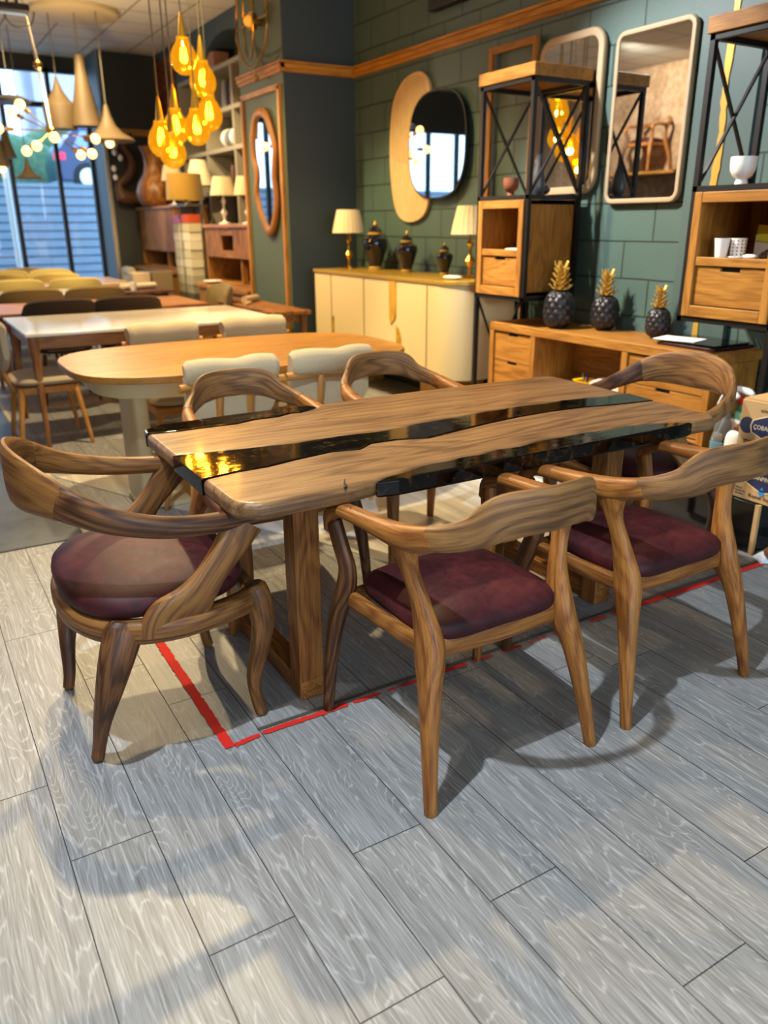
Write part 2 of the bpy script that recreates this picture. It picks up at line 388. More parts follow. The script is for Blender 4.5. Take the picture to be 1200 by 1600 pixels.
# window: black frame and glass in the far wall
wf = B()
for x in (-3.2, -2.22, -1.54, -.86, -.18, .5, 1.18, 1.86, 2.54, 3.06): wf.box(x-.03, x+.03, 13.96, 14.06, 0, 3.62)
wf.box(-3.2, 3.12, 13.96, 14.06, 3.09, 3.16).box(-3.2, 3.12, 13.96, 14.06, 3.56, 3.64).box(-3.2, 3.12, 13.96, 14.06, 0, .08)
win = struct('window_1', wf, BLACK, smooth=0)
def glass():
    t = NT('window_glass'); tr = t.n('ShaderNodeBsdfTransparent'); tr.inputs[0].default_value = (.86, .93, .97, 1); gl = t.n('ShaderNodeBsdfGlossy'); gl.inputs['Roughness'].default_value = .02
    mx = t.n('ShaderNodeMixShader'); mx.inputs[0].default_value = .07; t.l(tr.outputs[0], mx.inputs[1]); t.l(gl.outputs[0], mx.inputs[2]); t.l(mx.outputs[0], t.out.inputs[0]); return t.m
WGLASS = glass()
struct('window_pane', B().box(-3.2, 3.1, 14.0, 14.012, .06, 3.6), WGLASS, win, smooth=0)
# outside the window
struct('ground_outside', B().box(-14, 16, 14.2, 17.95, -.1, 0).box(-14, 16, 18.2, 40, 2.05, 2.15), plain('wet_asphalt', '#8fa3b4', .6), smooth=0)
def slat_mat():
    t = NT('slatted_wall'); o = t.objc(); sp = t.n('ShaderNodeSeparateXYZ'); t.l(o, sp.inputs[0])
    f = t.math('FRACT', t.math('MULTIPLY', sp.outputs[2], 6.2)); g = t.math('LESS_THAN', f, .22); n = t.noise(t.vmul(o, (1, 1, 6)), 3, 3, .6)
    t.col(t.mix(g, t.mix(n, srgb('#6f8090'), srgb('#8fa0b0')), srgb('#3d4a58'))); t.par(Roughness=.7); return t.m
struct('wall_outside', B().box(-14, 16, 17.95, 18.2, -.1, 2.2), slat_mat(), smooth=0)
tag(obj('white_pole', B().cyl((2.02, 16, -.1), (2.02, 16, 2.95), .05), WHITE), 'tall white pole standing outside the shop window', 'pole')
FOLI = fabric('hedge_green', '#4f7a5a', scale=9, var=.45, bump=.8)
for i, (x, y, w, h) in enumerate(((2.5, 25.5, 2.2, 1.7), (-.8, 26.5, 1.8, 1.5), (5.6, 27, 1.9, 2.1))):
    hb = B(); vs = B().cushion((x, y, 0), w, .9, 2.15, 2.15+h, e=2.6, ez=2.2, n=36, m=14); vs.v = [tuple(V(p)+V((0, 0, 1))*0+V(p).normalized()*.22*mnoise.noise(V(p)*2.3)) for p in vs.v]
    tag(obj('hedge', vs, FOLI), ['green bush beyond the slatted wall, behind the white pole', 'green bush beyond the slatted wall, at the far left of the window', 'tall green bush beyond the slatted wall, behind the parked blue car'][i], 'bush')
for i, (x, y, w, h, c) in enumerate(((1.5, 37, 6.5, 6.2, '#b8c2cf'), (9.0, 38, 6.0, 7.0, '#c9c4c8'))):
    hs = thing('house', ['pale grey house far beyond the road, on the left of the window view', 'pale pinkish house far beyond the road, on the right of the window view'][i], 'house', (x, y, 2.15))
    obj('wall', B().box(-w/2, w/2, -2, 2, 0, h), plain('render_%d' % i, c, .8), hs, smooth=0)
    obj('roof', B().prism([(-2.3, h), (2.3, h), (0, h+1.6)], 0, -w/2-.2, w/2+.2), plain('roof_%d' % i, '#8a8f9a', .8), hs, smooth=0)
    for k in range(3): obj('window', B().box(-w/2+.9+k*1.8, -w/2+1.9+k*1.8, -2.03, -1.98, 2.2, 3.5), plain('hw%d%d' % (i, k), '#5d7288', .2), hs, smooth=0)
car = thing('parked_car', 'dark blue car parked on the road above the slatted wall', 'car', (4.75, 21.6, 2.15))
prof = [(-1.0, .25), (-1.02, .62), (-.98, .74), (-.35, .86), (-.05, .98), (.15, 1.34), (1.6, 1.38), (1.95, .95), (2.4, .85), (2.45, .3)]
prof = [(-.95, .22), (-1.0, .6), (-.93, .9), (-.6, 1.3), (-.45, 1.38), (.9, 1.4), (1.45, 1.0), (2.3, .86), (2.42, .6), (2.4, .22)]
obj('body', B().prism(prof, 1, -.85, .85), plain('car_blue', '#22355c', .2, .3, Coat_Weight=.6), car, bevel=.05)
obj('side_window', B().prism([(-.62, .95), (-.42, 1.3), (.85, 1.32), (1.25, 1.0)], 1, -.87, -.84), plain('car_glass', '#8fa6bd', .1), car, smooth=0)
for x in (-.35, 1.6):
    w = obj('wheel', B().cyl((x, -.9, .32), (x, -.62, .32), .32, n=20), plain('tyre%g' % x, '#1a1c20', .7), car); obj('hub_cap', B().cyl((x, -.92, .32), (x, -.88, .32), .2, n=16), CHROME, w)
obj('tail_light', B().box(-1.03, -.8, -.87, -.6, .68, .84), emis('tail_red', '#e03050', 1.5), car, bevel=.02)
# ------------------------------------------------------------------ the river table
t = thing('dining_table', 'live-edge walnut dining table with a dark resin river and rounded corners', 'table', (1.565, 2.25, 0))
def rc(x, y, r, a0, a1, n=6): return [(x+r*math.cos(a0+(a1-a0)*k/n), y+r*math.sin(a0+(a1-a0)*k/n)) for k in range(n+1)]
TZ0, TZ1 = .70, .75
rn = [(.635, 2.04), (.74, 2.06), (.84, 2.062), (.94, 2.085), (1.07, 2.105), (1.16, 2.085), (1.22, 2.125), (1.32, 2.12), (1.42, 2.085), (1.55, 2.11), (1.71, 2.14), (1.87, 2.16), (2.02, 2.165), (2.18, 2.15), (2.30, 2.12), (2.50, 2.09)]
rf = [(.637, 2.315), (.82, 2.28), (1.02, 2.25), (1.18, 2.255), (1.34, 2.235), (1.49, 2.26), (1.66, 2.27), (1.78, 2.28), (1.97, 2.285), (2.10, 2.27), (2.2, 2.28), (2.40, 2.24), (2.52, 2.235)]
en = [(1.04, 1.775), (1.08, 1.79), (1.14, 1.80), (1.20, 1.818), (1.26, 1.832), (1.31, 1.828), (1.38, 1.84), (1.44, 1.832), (1.52, 1.852), (1.6, 1.84), (1.7, 1.86), (1.81, 1.852), (1.90, 1.862), (1.99, 1.842), (2.08, 1.85), (2.19, 1.822), (2.26, 1.80), (2.31, 1.77)]
ef = [(.64, 2.628), (.74, 2.61), (.81, 2.612), (.95, 2.606), (1.03, 2.63), (1.12, 2.628), (1.18, 2.655), (1.22, 2.648), (1.28, 2.672), (1.32, 2.70)]
near = rc(.72, 1.845, .085, PI, 1.5*PI)+[(.95, 1.76)]+en+[(2.34, 1.762)]+rc(2.42, 1.835, .073, 1.5*PI, 2*PI)+[(2.505, 2.0)]+rn[::-1]
far = rf+[(2.53, 2.45)]+rc(2.46, 2.66, .07, 0, .5*PI)+[(2.0, 2.745), (1.6, 2.752), (1.36, 2.74)]+ef[::-1]+[(.638, 2.5)]
def slab(nm, poly, m, g=0, bv=.018): return obj(nm, B().prism(poly, 2, TZ0, TZ1, g), m, t, smooth=0, bevel=bv, seg=3, world=True)
slab('near_slab', near, TOPW); slab('far_slab', far, TOPW)
slab('resin_river', rn+rf[::-1], RESIN, 0, .003)
slab('near_resin_edge', [(1.03, 1.765), (1.10, 1.752), (2.25, 1.752), (2.33, 1.763)]+en[::-1][1:-1], RESIN, 0, .008)
slab('far_resin_edge', ef+[(1.30, 2.742), (1.0, 2.75), (.72, 2.735), (.65, 2.69)], RESIN, 0, .008)
for x in (.87, 2.135):
    obj('foot_beam', B().box(x, x+.078, 1.955, 2.60, 0, .065, 1), WAL, t, smooth=0, bevel=.006, world=True); obj('top_beam', B().box(x, x+.078, 1.955, 2.60, .645, .70, 1), WAL, t, smooth=0, bevel=.006, world=True)
    for y in (1.962, 2.523): obj('leg', B().box(x-.003, x+.081, y-.005, y+.073, .0, .70, 2), WAL, t, smooth=0, bevel=.006, world=True)
# crack in the near slab
obj('crack', B().sweep([(.93, 1.757, .752, .001, .002), (.945, 1.775, .7505, .006, .0012), (.955, 1.80, .7505, .003, .001), (.972, 1.83, .7505, .0012, .0008)], n=6, sub=3), DARK, t, world=True)
# ------------------------------------------------------------------ square-seat armchair (local +Y is the front)
def arm_chair(label, loc, rz):
    t = thing('dining_chair', label, 'chair', loc, rz, 'burgundy walnut chairs around the river table')
    obj('seat_cushion', B().cushion((0, .012, 0), .222, .207, .40, .492, e=5.5, ez=3.2, dome=.026, n=56, m=16), LEA, t)
    fr = B()
    fr.sweep([(-.215, -.165, .405, .015, .030), (0, -.180, .408, .015, .030), (.215, -.165, .405, .015, .030)], sub=3, e=3)
    fr.sweep([(-.24, .2, .405, .014, .026), (0, .215, .405, .014, .026), (.24, .2, .405, .014, .026)], sub=3, e=3)
    for s in (-1, 1): fr.sweep([(s*.215, -.165, .405, .015, .027), (s*.232, .02, .405, .014, .025), (s*.243, .2, .405, .015, .027)], sub=3, e=3)
    obj('seat_frame', fr, WAL, t)
    for s in (-1, 1):
        obj('leg', B().sweep([(s*.277, -.272, 0, .0165, .0165), (s*.262, -.242, .15, .021, .022), (s*.24, -.205, .31, .029, .031), (s*.222, -.178, .385, .036, .042), (s*.217, -.163, .44, .033, .042), (s*.226, -.138, .53, .023, .029), (s*.245, -.12, .61, .021, .027), (s*.257, -.107, .685, .025, .056)], up=(0, 1, 0), n=14, sub=4), WAL, t)
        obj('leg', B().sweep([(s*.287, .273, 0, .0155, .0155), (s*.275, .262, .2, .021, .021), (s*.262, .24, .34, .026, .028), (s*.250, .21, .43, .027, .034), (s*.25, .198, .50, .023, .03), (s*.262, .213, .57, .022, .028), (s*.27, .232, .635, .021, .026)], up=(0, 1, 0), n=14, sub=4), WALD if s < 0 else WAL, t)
    for s in (-1, 1):
        obj('armrest', B().sweep([(s*.270, .248, .608, .022, .018), (s*.274, .236, .652, .024, .020), (s*.272, .185, .682, .027, .019), (s*.268, .08, .691, .028, .020), (s*.263, -.03, .695, .030, .026), (s*.257, -.11, .699, .029, .034), (s*.249, -.165, .711, .025, .033), (s*.236, -.205, .722, .021, .031)], n=14, sub=5, e=2.6), WAL, t)
    obj('backrest', B().sweep([(-.240, -.195, .722, .021, .030), (-.222, -.235, .731, .018, .033), (-.18, -.283, .752, .014, .040), (-.13, -.315, .786, .013, .056), (-.06, -.337, .797, .012, .056), (0, -.343, .797, .012, .056), (.06, -.337, .797, .012, .056), (.13, -.315, .786, .013, .056), (.18, -.283, .752, .014, .040), (.222, -.235, .731, .018, .033), (.240, -.195, .722, .021, .030)], n=16, sub=5, e=3.0), WALG, t)
    return t
A = arm_chair('walnut armchair with square burgundy seat, back to us, nearest to the picture bottom', (1.205, 1.597, 0), 0)
dup(A, (1.908, 1.60, 0), 0, 'walnut armchair with square burgundy seat, back to us, beside the cardboard boxes')
dup(A, (1.13, 2.76, 0), PI, 'walnut armchair on the far side of the river table, left one')
dup(A, (1.87, 2.85, 0), PI, 'walnut armchair on the far side of the river table, right one, towards the ivory sideboard')
# ------------------------------------------------------------------ round hoop-back chair (local +Y is the front)
def hoop_chair(label, loc, rz):
    t = thing('hoop_back_chair', label, 'chair', loc, rz, 'round burgundy chairs at the table ends')
    obj('seat_cushion', B().cushion((0, .004, 0), .302, .252, .405, .53, e=2.9, ez=2.5, dome=.02, n=56, m=16), LEA, t)
    ring = [(0, -.235), (.15, -.215), (.262, -.145), (.312, -.02), (.298, .12), (.252, .225), (.12, .245), (0, .248), (-.12, .245), (-.252, .225), (-.298, .12), (-.312, -.02), (-.262, -.145), (-.15, -.215)]
    obj('seat_ring', B().sweep([(x, y, .405, .026, .034) for x, y in ring], n=14, sub=4, closed=True, e=3), WALM, t)
    for s in (-1, 1):
        obj('leg', B().sweep([(s*.242, .242, .01, .018, .018), (s*.240, .232, .06, .017, .018), (s*.245, .226, .14, .021, .022), (s*.262, .245, .25, .027, .029), (s*.268, .256, .33, .031, .034), (s*.260, .248, .40, .036, .04), (s*.255, .24, .435, .034, .037)], up=(0, 1, 0), n=14, sub=4), WALM, t)
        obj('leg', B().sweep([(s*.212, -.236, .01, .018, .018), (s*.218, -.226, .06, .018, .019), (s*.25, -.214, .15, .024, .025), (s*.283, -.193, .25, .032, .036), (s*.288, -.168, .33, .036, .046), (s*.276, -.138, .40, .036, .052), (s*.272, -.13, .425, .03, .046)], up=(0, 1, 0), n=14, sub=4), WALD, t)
    for s in (-1, 1):
        obj('arm_support', B().sweep([(s*.306, -.01, .385, .022, .095), (s*.310, .0, .425, .021, .088), (s*.316, .05, .475, .020, .056), (s*.318, .105, .54, .019, .040), (s*.314, .165, .61, .019, .046), (s*.306, .205, .662, .02, .056)], up=(0, 1, 0), n=16, sub=5, e=3.4, round_ends=False), WALM, t)
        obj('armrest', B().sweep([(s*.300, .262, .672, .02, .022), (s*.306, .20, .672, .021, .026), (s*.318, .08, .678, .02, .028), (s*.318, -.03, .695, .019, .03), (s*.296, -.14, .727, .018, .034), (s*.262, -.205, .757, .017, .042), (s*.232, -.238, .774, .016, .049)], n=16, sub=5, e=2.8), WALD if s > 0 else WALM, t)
    obj('backrest', B().sweep([(.236, -.234, .770, .016, .049), (.19, -.268, .787, .015, .061), (.10, -.305, .799, .0135, .075), (0, -.318, .802, .013, .080), (-.10, -.305, .799, .0135, .075), (-.19, -.268, .787, .015, .061), (-.236, -.234, .770, .016, .049)], n=16, sub=5, e=2.8), WALM, t)
    return t
C1 = hoop_chair('round-seat walnut chair with wrap-around back, at the table end beside the slate floor', (.49, 2.2, 0), -PI/2)
C2 = dup(C1, (2.64, 2.25, 0), PI/2, 'round-seat walnut chair with wrap-around back, at the table end beside the spray bottles', mats={'walnut_mid': WALG})
# ------------------------------------------------------------------ floor markings
TAPE = plain('red_tape', '#cc1c08', .9)
def ragged(x0, x1, y0, y1, along, step=.012, amp=.006, z=.0035):
    L = (x1-x0) if along == 0 else (y1-y0); n = max(2, int(L/step)); lo = []; hi = []
    for k in range(n+1):
        u = k/n*L
        if along == 0: lo.append((x0+u, y0+random.uniform(-1, 1)*amp)); hi.append((x0+u, y1+random.uniform(-1, 1)*amp))
        else: lo.append((x0+random.uniform(-1, 1)*amp, y0+u)); hi.append((x1+random.uniform(-1, 1)*amp, y0+u))
    b = B(); vs = [(x, y, z) for x, y in lo]+[(x, y, z) for x, y in hi]; m = n+1
    return vs, [(i, i+1, m+i+1, m+i) for i in range(n)]
def tape_strip(pts, along):
    """pts: (position along, centre across, half width); one continuous torn strip."""
    lo = []; hi = []
    for p, c, w in pts:
        j1, j2 = (random.uniform(-1, 1)*min(w*.4, random.choice((.001, .0015, .004))) for _ in range(2))
        if along == 0: lo.append((p, c-w+j1, .0035)); hi.append((p, c+w+j2, .0035))
        else: lo.append((c-w+j1, p, .0035)); hi.append((c+w+j2, p, .0035))
    n = len(lo); return lo+hi, [(i, i+1, n+i+1, n+i) for i in range(n-1)]
T1 = [(1.848+.012*k, .59, .0155) for k in range(74)]+[(2.74, .59, .0004), (3.40, .59, .0004)]+[(3.41+.012*k, .59, .0135) for k in range(22)]
vs_, fs_ = tape_strip(T1, 1); n0 = len(vs_)
hk = [(.6055+.008*k, 1.850+.010*k/10, .010 if k < 8 else .007) for k in range(11)]
v2, f2 = tape_strip(hk, 0)
b = B(); b.add(vs_, fs_); b.add([(.6055, 1.8365, .0035), (.6055, 1.8635, .0035)], []); b.add(v2, f2)
tag(obj('floor_tape', b, TAPE, smooth=0), 'red tape line on the floor running from the round-seat chair to the slate tiles', 'tape')
T2 = []
for xa, xb, w in ((.70, .98, .010), (1.005, 1.10, .008), (1.13, 1.16, .005), (1.18, 1.27, .008), (1.30, 1.44, .009), (1.47, 1.55, .006), (1.60, 1.68, .009), (1.72, 1.80, .004), (1.84, 1.93, .006), (2.02, 2.10, .008), (2.14, 2.24, .009), (2.26, 2.42, .012)):
    T2.append((xa-.006, 1.862, .0003)); k = xa
    while k < xb: T2.append((k, 1.862, w)); k += .012
    T2.append((xb+.004, 1.862, .0003))
T2 += [(2.43, 1.861, .013), (2.7, 1.861, .013), (3.045, 1.861, .013)]
b = B(); b.add(*tape_strip(T2, 0))
tag(obj('floor_tape', b, TAPE, smooth=0), 'torn red tape line on the floor along the chairs, whole only at the box end', 'tape')
# pale sheet of flooring under the far half of the table
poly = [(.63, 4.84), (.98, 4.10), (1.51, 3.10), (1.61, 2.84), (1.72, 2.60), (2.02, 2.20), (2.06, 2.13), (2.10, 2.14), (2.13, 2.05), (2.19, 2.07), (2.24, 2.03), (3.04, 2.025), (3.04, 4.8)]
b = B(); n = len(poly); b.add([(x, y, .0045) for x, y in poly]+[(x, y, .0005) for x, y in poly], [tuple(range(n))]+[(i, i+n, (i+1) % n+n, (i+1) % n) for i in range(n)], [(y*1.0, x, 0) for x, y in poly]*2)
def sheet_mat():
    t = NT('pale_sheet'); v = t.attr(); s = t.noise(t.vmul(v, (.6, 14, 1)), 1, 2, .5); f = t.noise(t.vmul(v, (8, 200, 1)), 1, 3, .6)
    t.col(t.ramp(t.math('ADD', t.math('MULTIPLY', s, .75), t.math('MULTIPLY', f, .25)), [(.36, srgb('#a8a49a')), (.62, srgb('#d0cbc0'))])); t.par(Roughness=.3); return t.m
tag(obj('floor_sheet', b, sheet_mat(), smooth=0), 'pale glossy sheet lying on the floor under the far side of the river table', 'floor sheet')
# ------------------------------------------------------------------ oval oak table
t = thing('oval_table', 'oak-topped table with rounded ends on a cream pedestal base', 'table', (1.58, 4.2, 0))
def barrel(cx, cy, hx, hy, e, n=64): return [(cx+cs(math.cos(2*PI*k/n), e)*hx, cy+cs(math.sin(2*PI*k/n), e)*hy) for k in range(n)]
obj('tabletop', B().prism(barrel(1.58, 4.2, .925, .575, 3.4), 2, .715, .75, 0), OAK, t, bevel=.006, world=True)
obj('apron', B().prism(barrel(1.58, 4.2, .82, .47, 3.4), 2, .625, .713), CREAM, t, bevel=.004, world=True)
for x in (.967, 2.19):
    obj('pedestal', B().prism(barrel(x, 4.16, .047, .17, 4), 2, .03, .625), CREAM, t, world=True)
obj('base_plate', B().prism(barrel(1.58, 4.16, .67, .20, 6), 2, .0055, .03), CREAM, t, bevel=.004, world=True)
# ------------------------------------------------------------------ boucle chair (local +Y is the front)
def boucle_chair(label, loc, rz):
    t = thing('boucle_chair', label, 'chair', loc, rz, 'cream boucle chairs')
    obj('seat_cushion', B().cushion((0, .02, 0), .235, .225, .405, .485, e=4, ez=2.4, dome=.015), BOUC, t)
    obj('seat_frame', B().box(-.2, .2, -.18, .2, .36, .41, 0), OAKL, t, smooth=0, bevel=.01)
    for sx in (-1, 1):
        for sy in (-1, 1):
            obj('leg', B().sweep([(sx*.235, .01+sy*.225, 0, .012, .012), (sx*.205, .01+sy*.195, .22, .017, .017), (sx*.18, .01+sy*.165, .40, .021, .021)], up=(0, 1, 0), sub=3), OAKL, t)
    c = B()
    c.sweep([(-.200, -.245, .782, .056, .062), (-.11, -.256, .786, .057, .064), (.02, -.262, .779, .055, .062), (.12, -.255, .788, .057, .064), (.200, -.245, .782, .056, .062)], n=18, sub=5, e=2.2)
    obj('back_roll', c, BOUC, t)
    pb = B(); rs = []; gs = []
    for k in range(13):
        u = -1+2*k/12; x = u*.215; zt = .76; zb = .50+.10*u**4; y = -.215-.025*(1-u*u)
        r = []
        for yy, zz in ((y-.02, zb+.02), (y-.022, (zb+zt)/2), (y-.02, zt), (y+.02, zt), (y+.022, (zb+zt)/2), (y+.02, zb+.02), (y, zb)): r.append((x, yy, zz))
        rs.append([V(q) for q in r]); gs.append(r)
    pb.rings(rs, gs); obj('back_panel', pb, BOUC, t)
    obj('back_rod', B().cyl((-.252, -.262, .725), (.252, -.262, .725), .019), OAKL, t)
    for x in (-.075, .075): obj('back_post', B().sweep([(x, -.19, .38, .016, .016), (x, -.245, .52, .016, .016), (x, -.278, .72, .015, .015)], up=(0, 1, 0), sub=3), OAKL, t)
    return t
b0 = boucle_chair('cream boucle chair, back to us, near side of the oak-topped table, left one', (1.26, 3.70, 0), 0)
dup(b0, (1.785, 3.72, 0), 0, 'cream boucle chair, back to us, near side of the oak-topped table, right one')
dup(b0, (1.385, 4.72, 0), PI, 'cream boucle chair on the far side of the oak-topped table, left one')
dup(b0, (1.985, 4.72, 0), PI, 'cream boucle chair on the far side of the oak-topped table, right one')
dup(b0, (.76, 5.80, 0), -PI/2, 'cream boucle chair at the end of the white-topped table, by the slate floor', mats={'cream_boucle': fabric('beige_boucle', '#bfae93', scale=190, var=.16, bump=.8)})
dup(b0, (2.72, 12.1, 0), PI/2, 'cream boucle chair standing alone at the window end of the rows')
# ------------------------------------------------------------------ white-topped table
t = thing('white_table', 'rectangular table with a glossy white top on tapered walnut legs', 'table', (1.55, 6.1, 0))
obj('tabletop', B().box(.665, 2.43, 5.54, 6.66, .738, .762), WHITE, t, smooth=0, bevel=.006, world=True)
ap = B().box(.70, 2.40, 5.575, 5.60, .655, .738).box(.70, 2.40, 6.60, 6.625, .655, .738).box(.70, .725, 5.6, 6.6, .655, .738).box(2.375, 2.40, 5.6, 6.6, .655, .738)
obj('apron', ap, BROWNW, t, smooth=0, world=True)
for x in (.715, 2.385):
    for y in (5.59, 6.61): obj('leg', B().sweep([(x, y, 0, .015, .015), (x, y, .45, .024, .024), (x, y, .68, .034, .034), (x, y, .738, .036, .036)], up=(0, 1, 0), e=2.6, sub=3), BROWNW, t, world=True)
# ------------------------------------------------------------------ rows of tables behind
def plain_table(label, x0, x1, y0, y1, m, ml, z=.75):
    t = thing('long_table', label, 'table', ((x0+x1)/2, (y0+y1)/2, 0), 0, 'dining tables in rows towards the window')
    obj('tabletop', B().box(x0, x1, y0, y1, z-.035, z, 0), m, t, smooth=0, bevel=.008, world=True)
    obj('apron', B().box(x0+.08, x1-.08, y0+.06, y0+.085, z-.10, z-.035).box(x0+.08, x1-.08, y1-.085, y1-.06, z-.10, z-.035), ml, t, smooth=0, world=True)
    for x in (x0+.08, x1-.08):
        for y in (y0+.08, y1-.08): obj('leg', B().sweep([(x, y, 0, .016, .016), (x, y, z-.035, .03, .03)], up=(0, 1, 0), sub=2), ml, t, world=True)
    return t
plain_table('long brown wooden table behind the dark brown chairs', .62, 2.42, 7.05, 8.02, BROWNW, BROWNW)
GREYT = plain('grey_white_top', '#cfd0d2', .15)
plain_table('long grey-white table behind the olive chairs', .75, 2.05, 8.62, 9.62, GREYT, BROWNW)
plain_table('short brown table end carrying sample pieces, beside the grey-white table', 2.07, 2.62, 8.75, 9.7, WALD, WALD)
plain_table('long brown table nearest the window, with a paler wood top', .85, 2.55, 10.2, 11.6, wood('pale_walnut', '#8a6a50', '#a98a6c', '#c0a588', .2, contrast=.5), BROWNW)
def shell_chair(label, loc, rz, m, group='upholstered shell chairs in rows'):
    t = thing('shell_chair', label, 'chair', loc, rz, group)
    obj('seat', B().cushion((0, .02, 0), .23, .225, .40, .48, e=3.4, ez=2.4), m, t)
    rs = []; gs = []
    for k in range(17):
        u = -1+2*k/16; a = u*1.05; x = .262*math.sin(a)/math.sin(1.05); y = -.24+.12*(1-math.cos(a))/(1-math.cos(1.05)); top = .86-.05*abs(u)**3; bot = .46
        if abs(u) > .8: top -= .05*((abs(u)-.8)/.2)**2
        n = V((x, y+.25, 0)).normalized() if False else V((math.sin(a), -math.cos(a), 0))
        c = V((x, y, 0)); r = []
        for s, zz in ((.022, bot), (.028, (bot+top)/2), (.022, top-.015), (.008, top), (-.008, top), (-.022, top-.015), (-.028, (bot+top)/2), (-.022, bot)): r.append(c+n*(s+.03*(zz-bot)/.4)+V((0, 0, zz)))
        rs.append(r); gs.append([tuple(p) for p in r])
    bb = B(); bb.rings(rs, gs); obj('backrest', bb, m, t)
    for sx in (-1, 1):
        for sy in (-1, 1): obj('leg', B().sweep([(sx*.22, .01+sy*.21, 0, .011, .011), (sx*.17, .01+sy*.16, .41, .018, .018)], up=(0, 1, 0), sub=2), WALD, t)
    return t
s0 = shell_chair('dark brown shell chair behind the white-topped table, left one', (1.14, 7.18, 0), 0, SHELLD)
dup(s0, (1.68, 7.18, 0), 0, 'dark brown shell chair behind the white-topped table, right one')
ol = {'dark_brown_fabric': SHELLO}; ye = {'dark_brown_fabric': SHELLY}; ta = {'dark_brown_fabric': SHELLT}
dup(s0, (1.11, 8.47, 0), 0, 'olive shell chair in the second row behind the brown wooden table, left one', ol)
dup(s0, (1.69, 8.47, 0), 0, 'olive shell chair in the second row behind the brown wooden table, right one', ol)
dup(s0, (1.18, 10.0, 0), 0, 'straw-coloured shell chair behind the grey-white table, left one', ye)
dup(s0, (1.80, 10.0, 0), 0, 'straw-coloured shell chair behind the grey-white table, right one', ye)
dup(s0, (1.16, 11.05, 0), 0, 'straw-coloured shell chair pushed to the brown table nearest the window, left one', ye)
dup(s0, (1.78, 11.05, 0), 0, 'straw-coloured shell chair pushed to the brown table nearest the window, right one', ye)
dup(s0, (1.32, 11.75, 0), PI, 'straw-coloured shell chair facing us across the table nearest the window, left one', ye, )
dup(s0, (1.88, 11.75, 0), PI, 'straw-coloured shell chair facing us across the table nearest the window, right one', ye)
dup(s0, (1.62, 12.75, 0), 0, 'tan shell chair right under the window, beyond all the tables', ta)
dup(s0, (2.60, 7.80, 0), PI*.5, 'olive shell armchair at the right end of the brown wooden table', ol)
# ------------------------------------------------------------------ console against the pillar
t = thing('side_console', 'dark brown console table against the green pillar, under the wavy mirror', 'table', (3.03, 7.2, 0))
obj('tabletop', B().box(2.80, 3.17, 6.52, 7.95, .655, .69, 1), REDW, t, smooth=0, bevel=.008, world=True)
obj('apron', B().box(2.86, 3.12, 6.62, 7.85, .58, .655, 1), REDW, t, smooth=0, world=True)
for x in (2.85, 3.12):
    for y in (6.60, 7.87): obj('leg', B().sweep([(x, y, 0, .015, .015), (x, y, .655, .03, .03)], up=(0, 1, 0), sub=2), REDW, t, world=True)
tag(obj('rolled_mat', B().cyl((2.9, 7.45, .725), (3.1, 7.62, .725), .033), BEIGE), 'beige rolled mat on the console against the pillar', 'mat')
tag(obj('brush', B().sweep([(2.83, 7.25, .705, .012, .012), (2.92, 7.36, .705, .02, .014)], sub=3), BEIGE), 'small pale brush on the console beside the rolled mat', 'brush')
# sample pieces on the short brown table
tag(obj('sample_roll', B().sweep([(2.12, 9.0, .785, .05, .032), (2.5, 9.12, .785, .05, .032)], sub=3), BOUC), 'cream fabric roll on the short brown table in front of the cabinets', 'fabric roll')
tag(obj('paper_cup', B().lathe([(.03, 0), (.04, .09), (.036, .09), (.028, .01)], (2.2, 8.85, .752)), PORC), 'small white cup lying by the cream fabric roll', 'cup')
# boxes by the window wall
tag(obj('carton', B().box(2.75, 2.98, 11.0, 11.3, 0, .82), BEIGE, smooth=0, bevel=.02), 'beige padded block standing at the end of the table nearest the window', 'box')
tag(obj('carton', B().box(3.0, 3.28, 11.0, 11.35, 0, .82), plain('brown_fabric_box', '#8a7350', .9), smooth=0, bevel=.01), 'brown box standing beside the beige padded block, by the tall cabinet', 'box')
# ------------------------------------------------------------------ ivory sideboard
t = thing('sideboard', 'ivory sideboard with rounded ends, gold top and two wavy wood inlays', 'sideboard', (3.68, 5.85, 0))
y0, y1, xf, xb = 4.70, 6.98, 3.41, 3.98
def rr(inset, x0=xf, n=8):
    r = .22; a = []
    for k in range(n+1):
        th = PI+PI/2*k/n; a.append((x0+inset+r+math.cos(th)*r, y0+inset+r+math.sin(th)*r))
    return [(xb, y1-inset), (x0+inset+.02, y1-inset), (x0+inset, y1-inset-.02)]+a+[(xb, y0+inset)]
obj('body', B().prism(rr(.012), 2, .30, .99), IVORY, t, world=True)
obj('top_panel', B().prism(rr(0), 2, .99, 1.018, 1), plain('gold_top', '#a8862e', .3, .2), t, smooth=0, bevel=.004, world=True)
for ya, yb in ((6.55, 6.985),): pass
for y in (6.62, 6.02, 5.06): obj('door_gap', B().box(xf+.006, xf+.0135, y-.002, y+.002, .305, .985), plain('gap%g' % y, '#8d7c55', .6), t, smooth=0, world=True)
inl = wood('inlay_wood', '#7a5212', '#b98a25', '#d3a645', .35)
def wave(y, w, za, zb, sgn):
    L = [(y+sgn*0, za), (y, zb)]; R = []
    for k in range(11):
        u = k/10; R.append((y-w*math.sin(PI*min(1, (1-u)*.9+.1)/1.0*.5)**.6*sgn if True else y, za+(zb-za)*u))
    return L, R
obj('inlay', B().prism([(5.50, .985), (5.50, .72), (5.515, .69), (5.545, .665), (5.575, .64), (5.595, .70), (5.60, .985)][::-1], 0, xf+.004, xf+.0135, 2), inl, t, smooth=0, world=True)
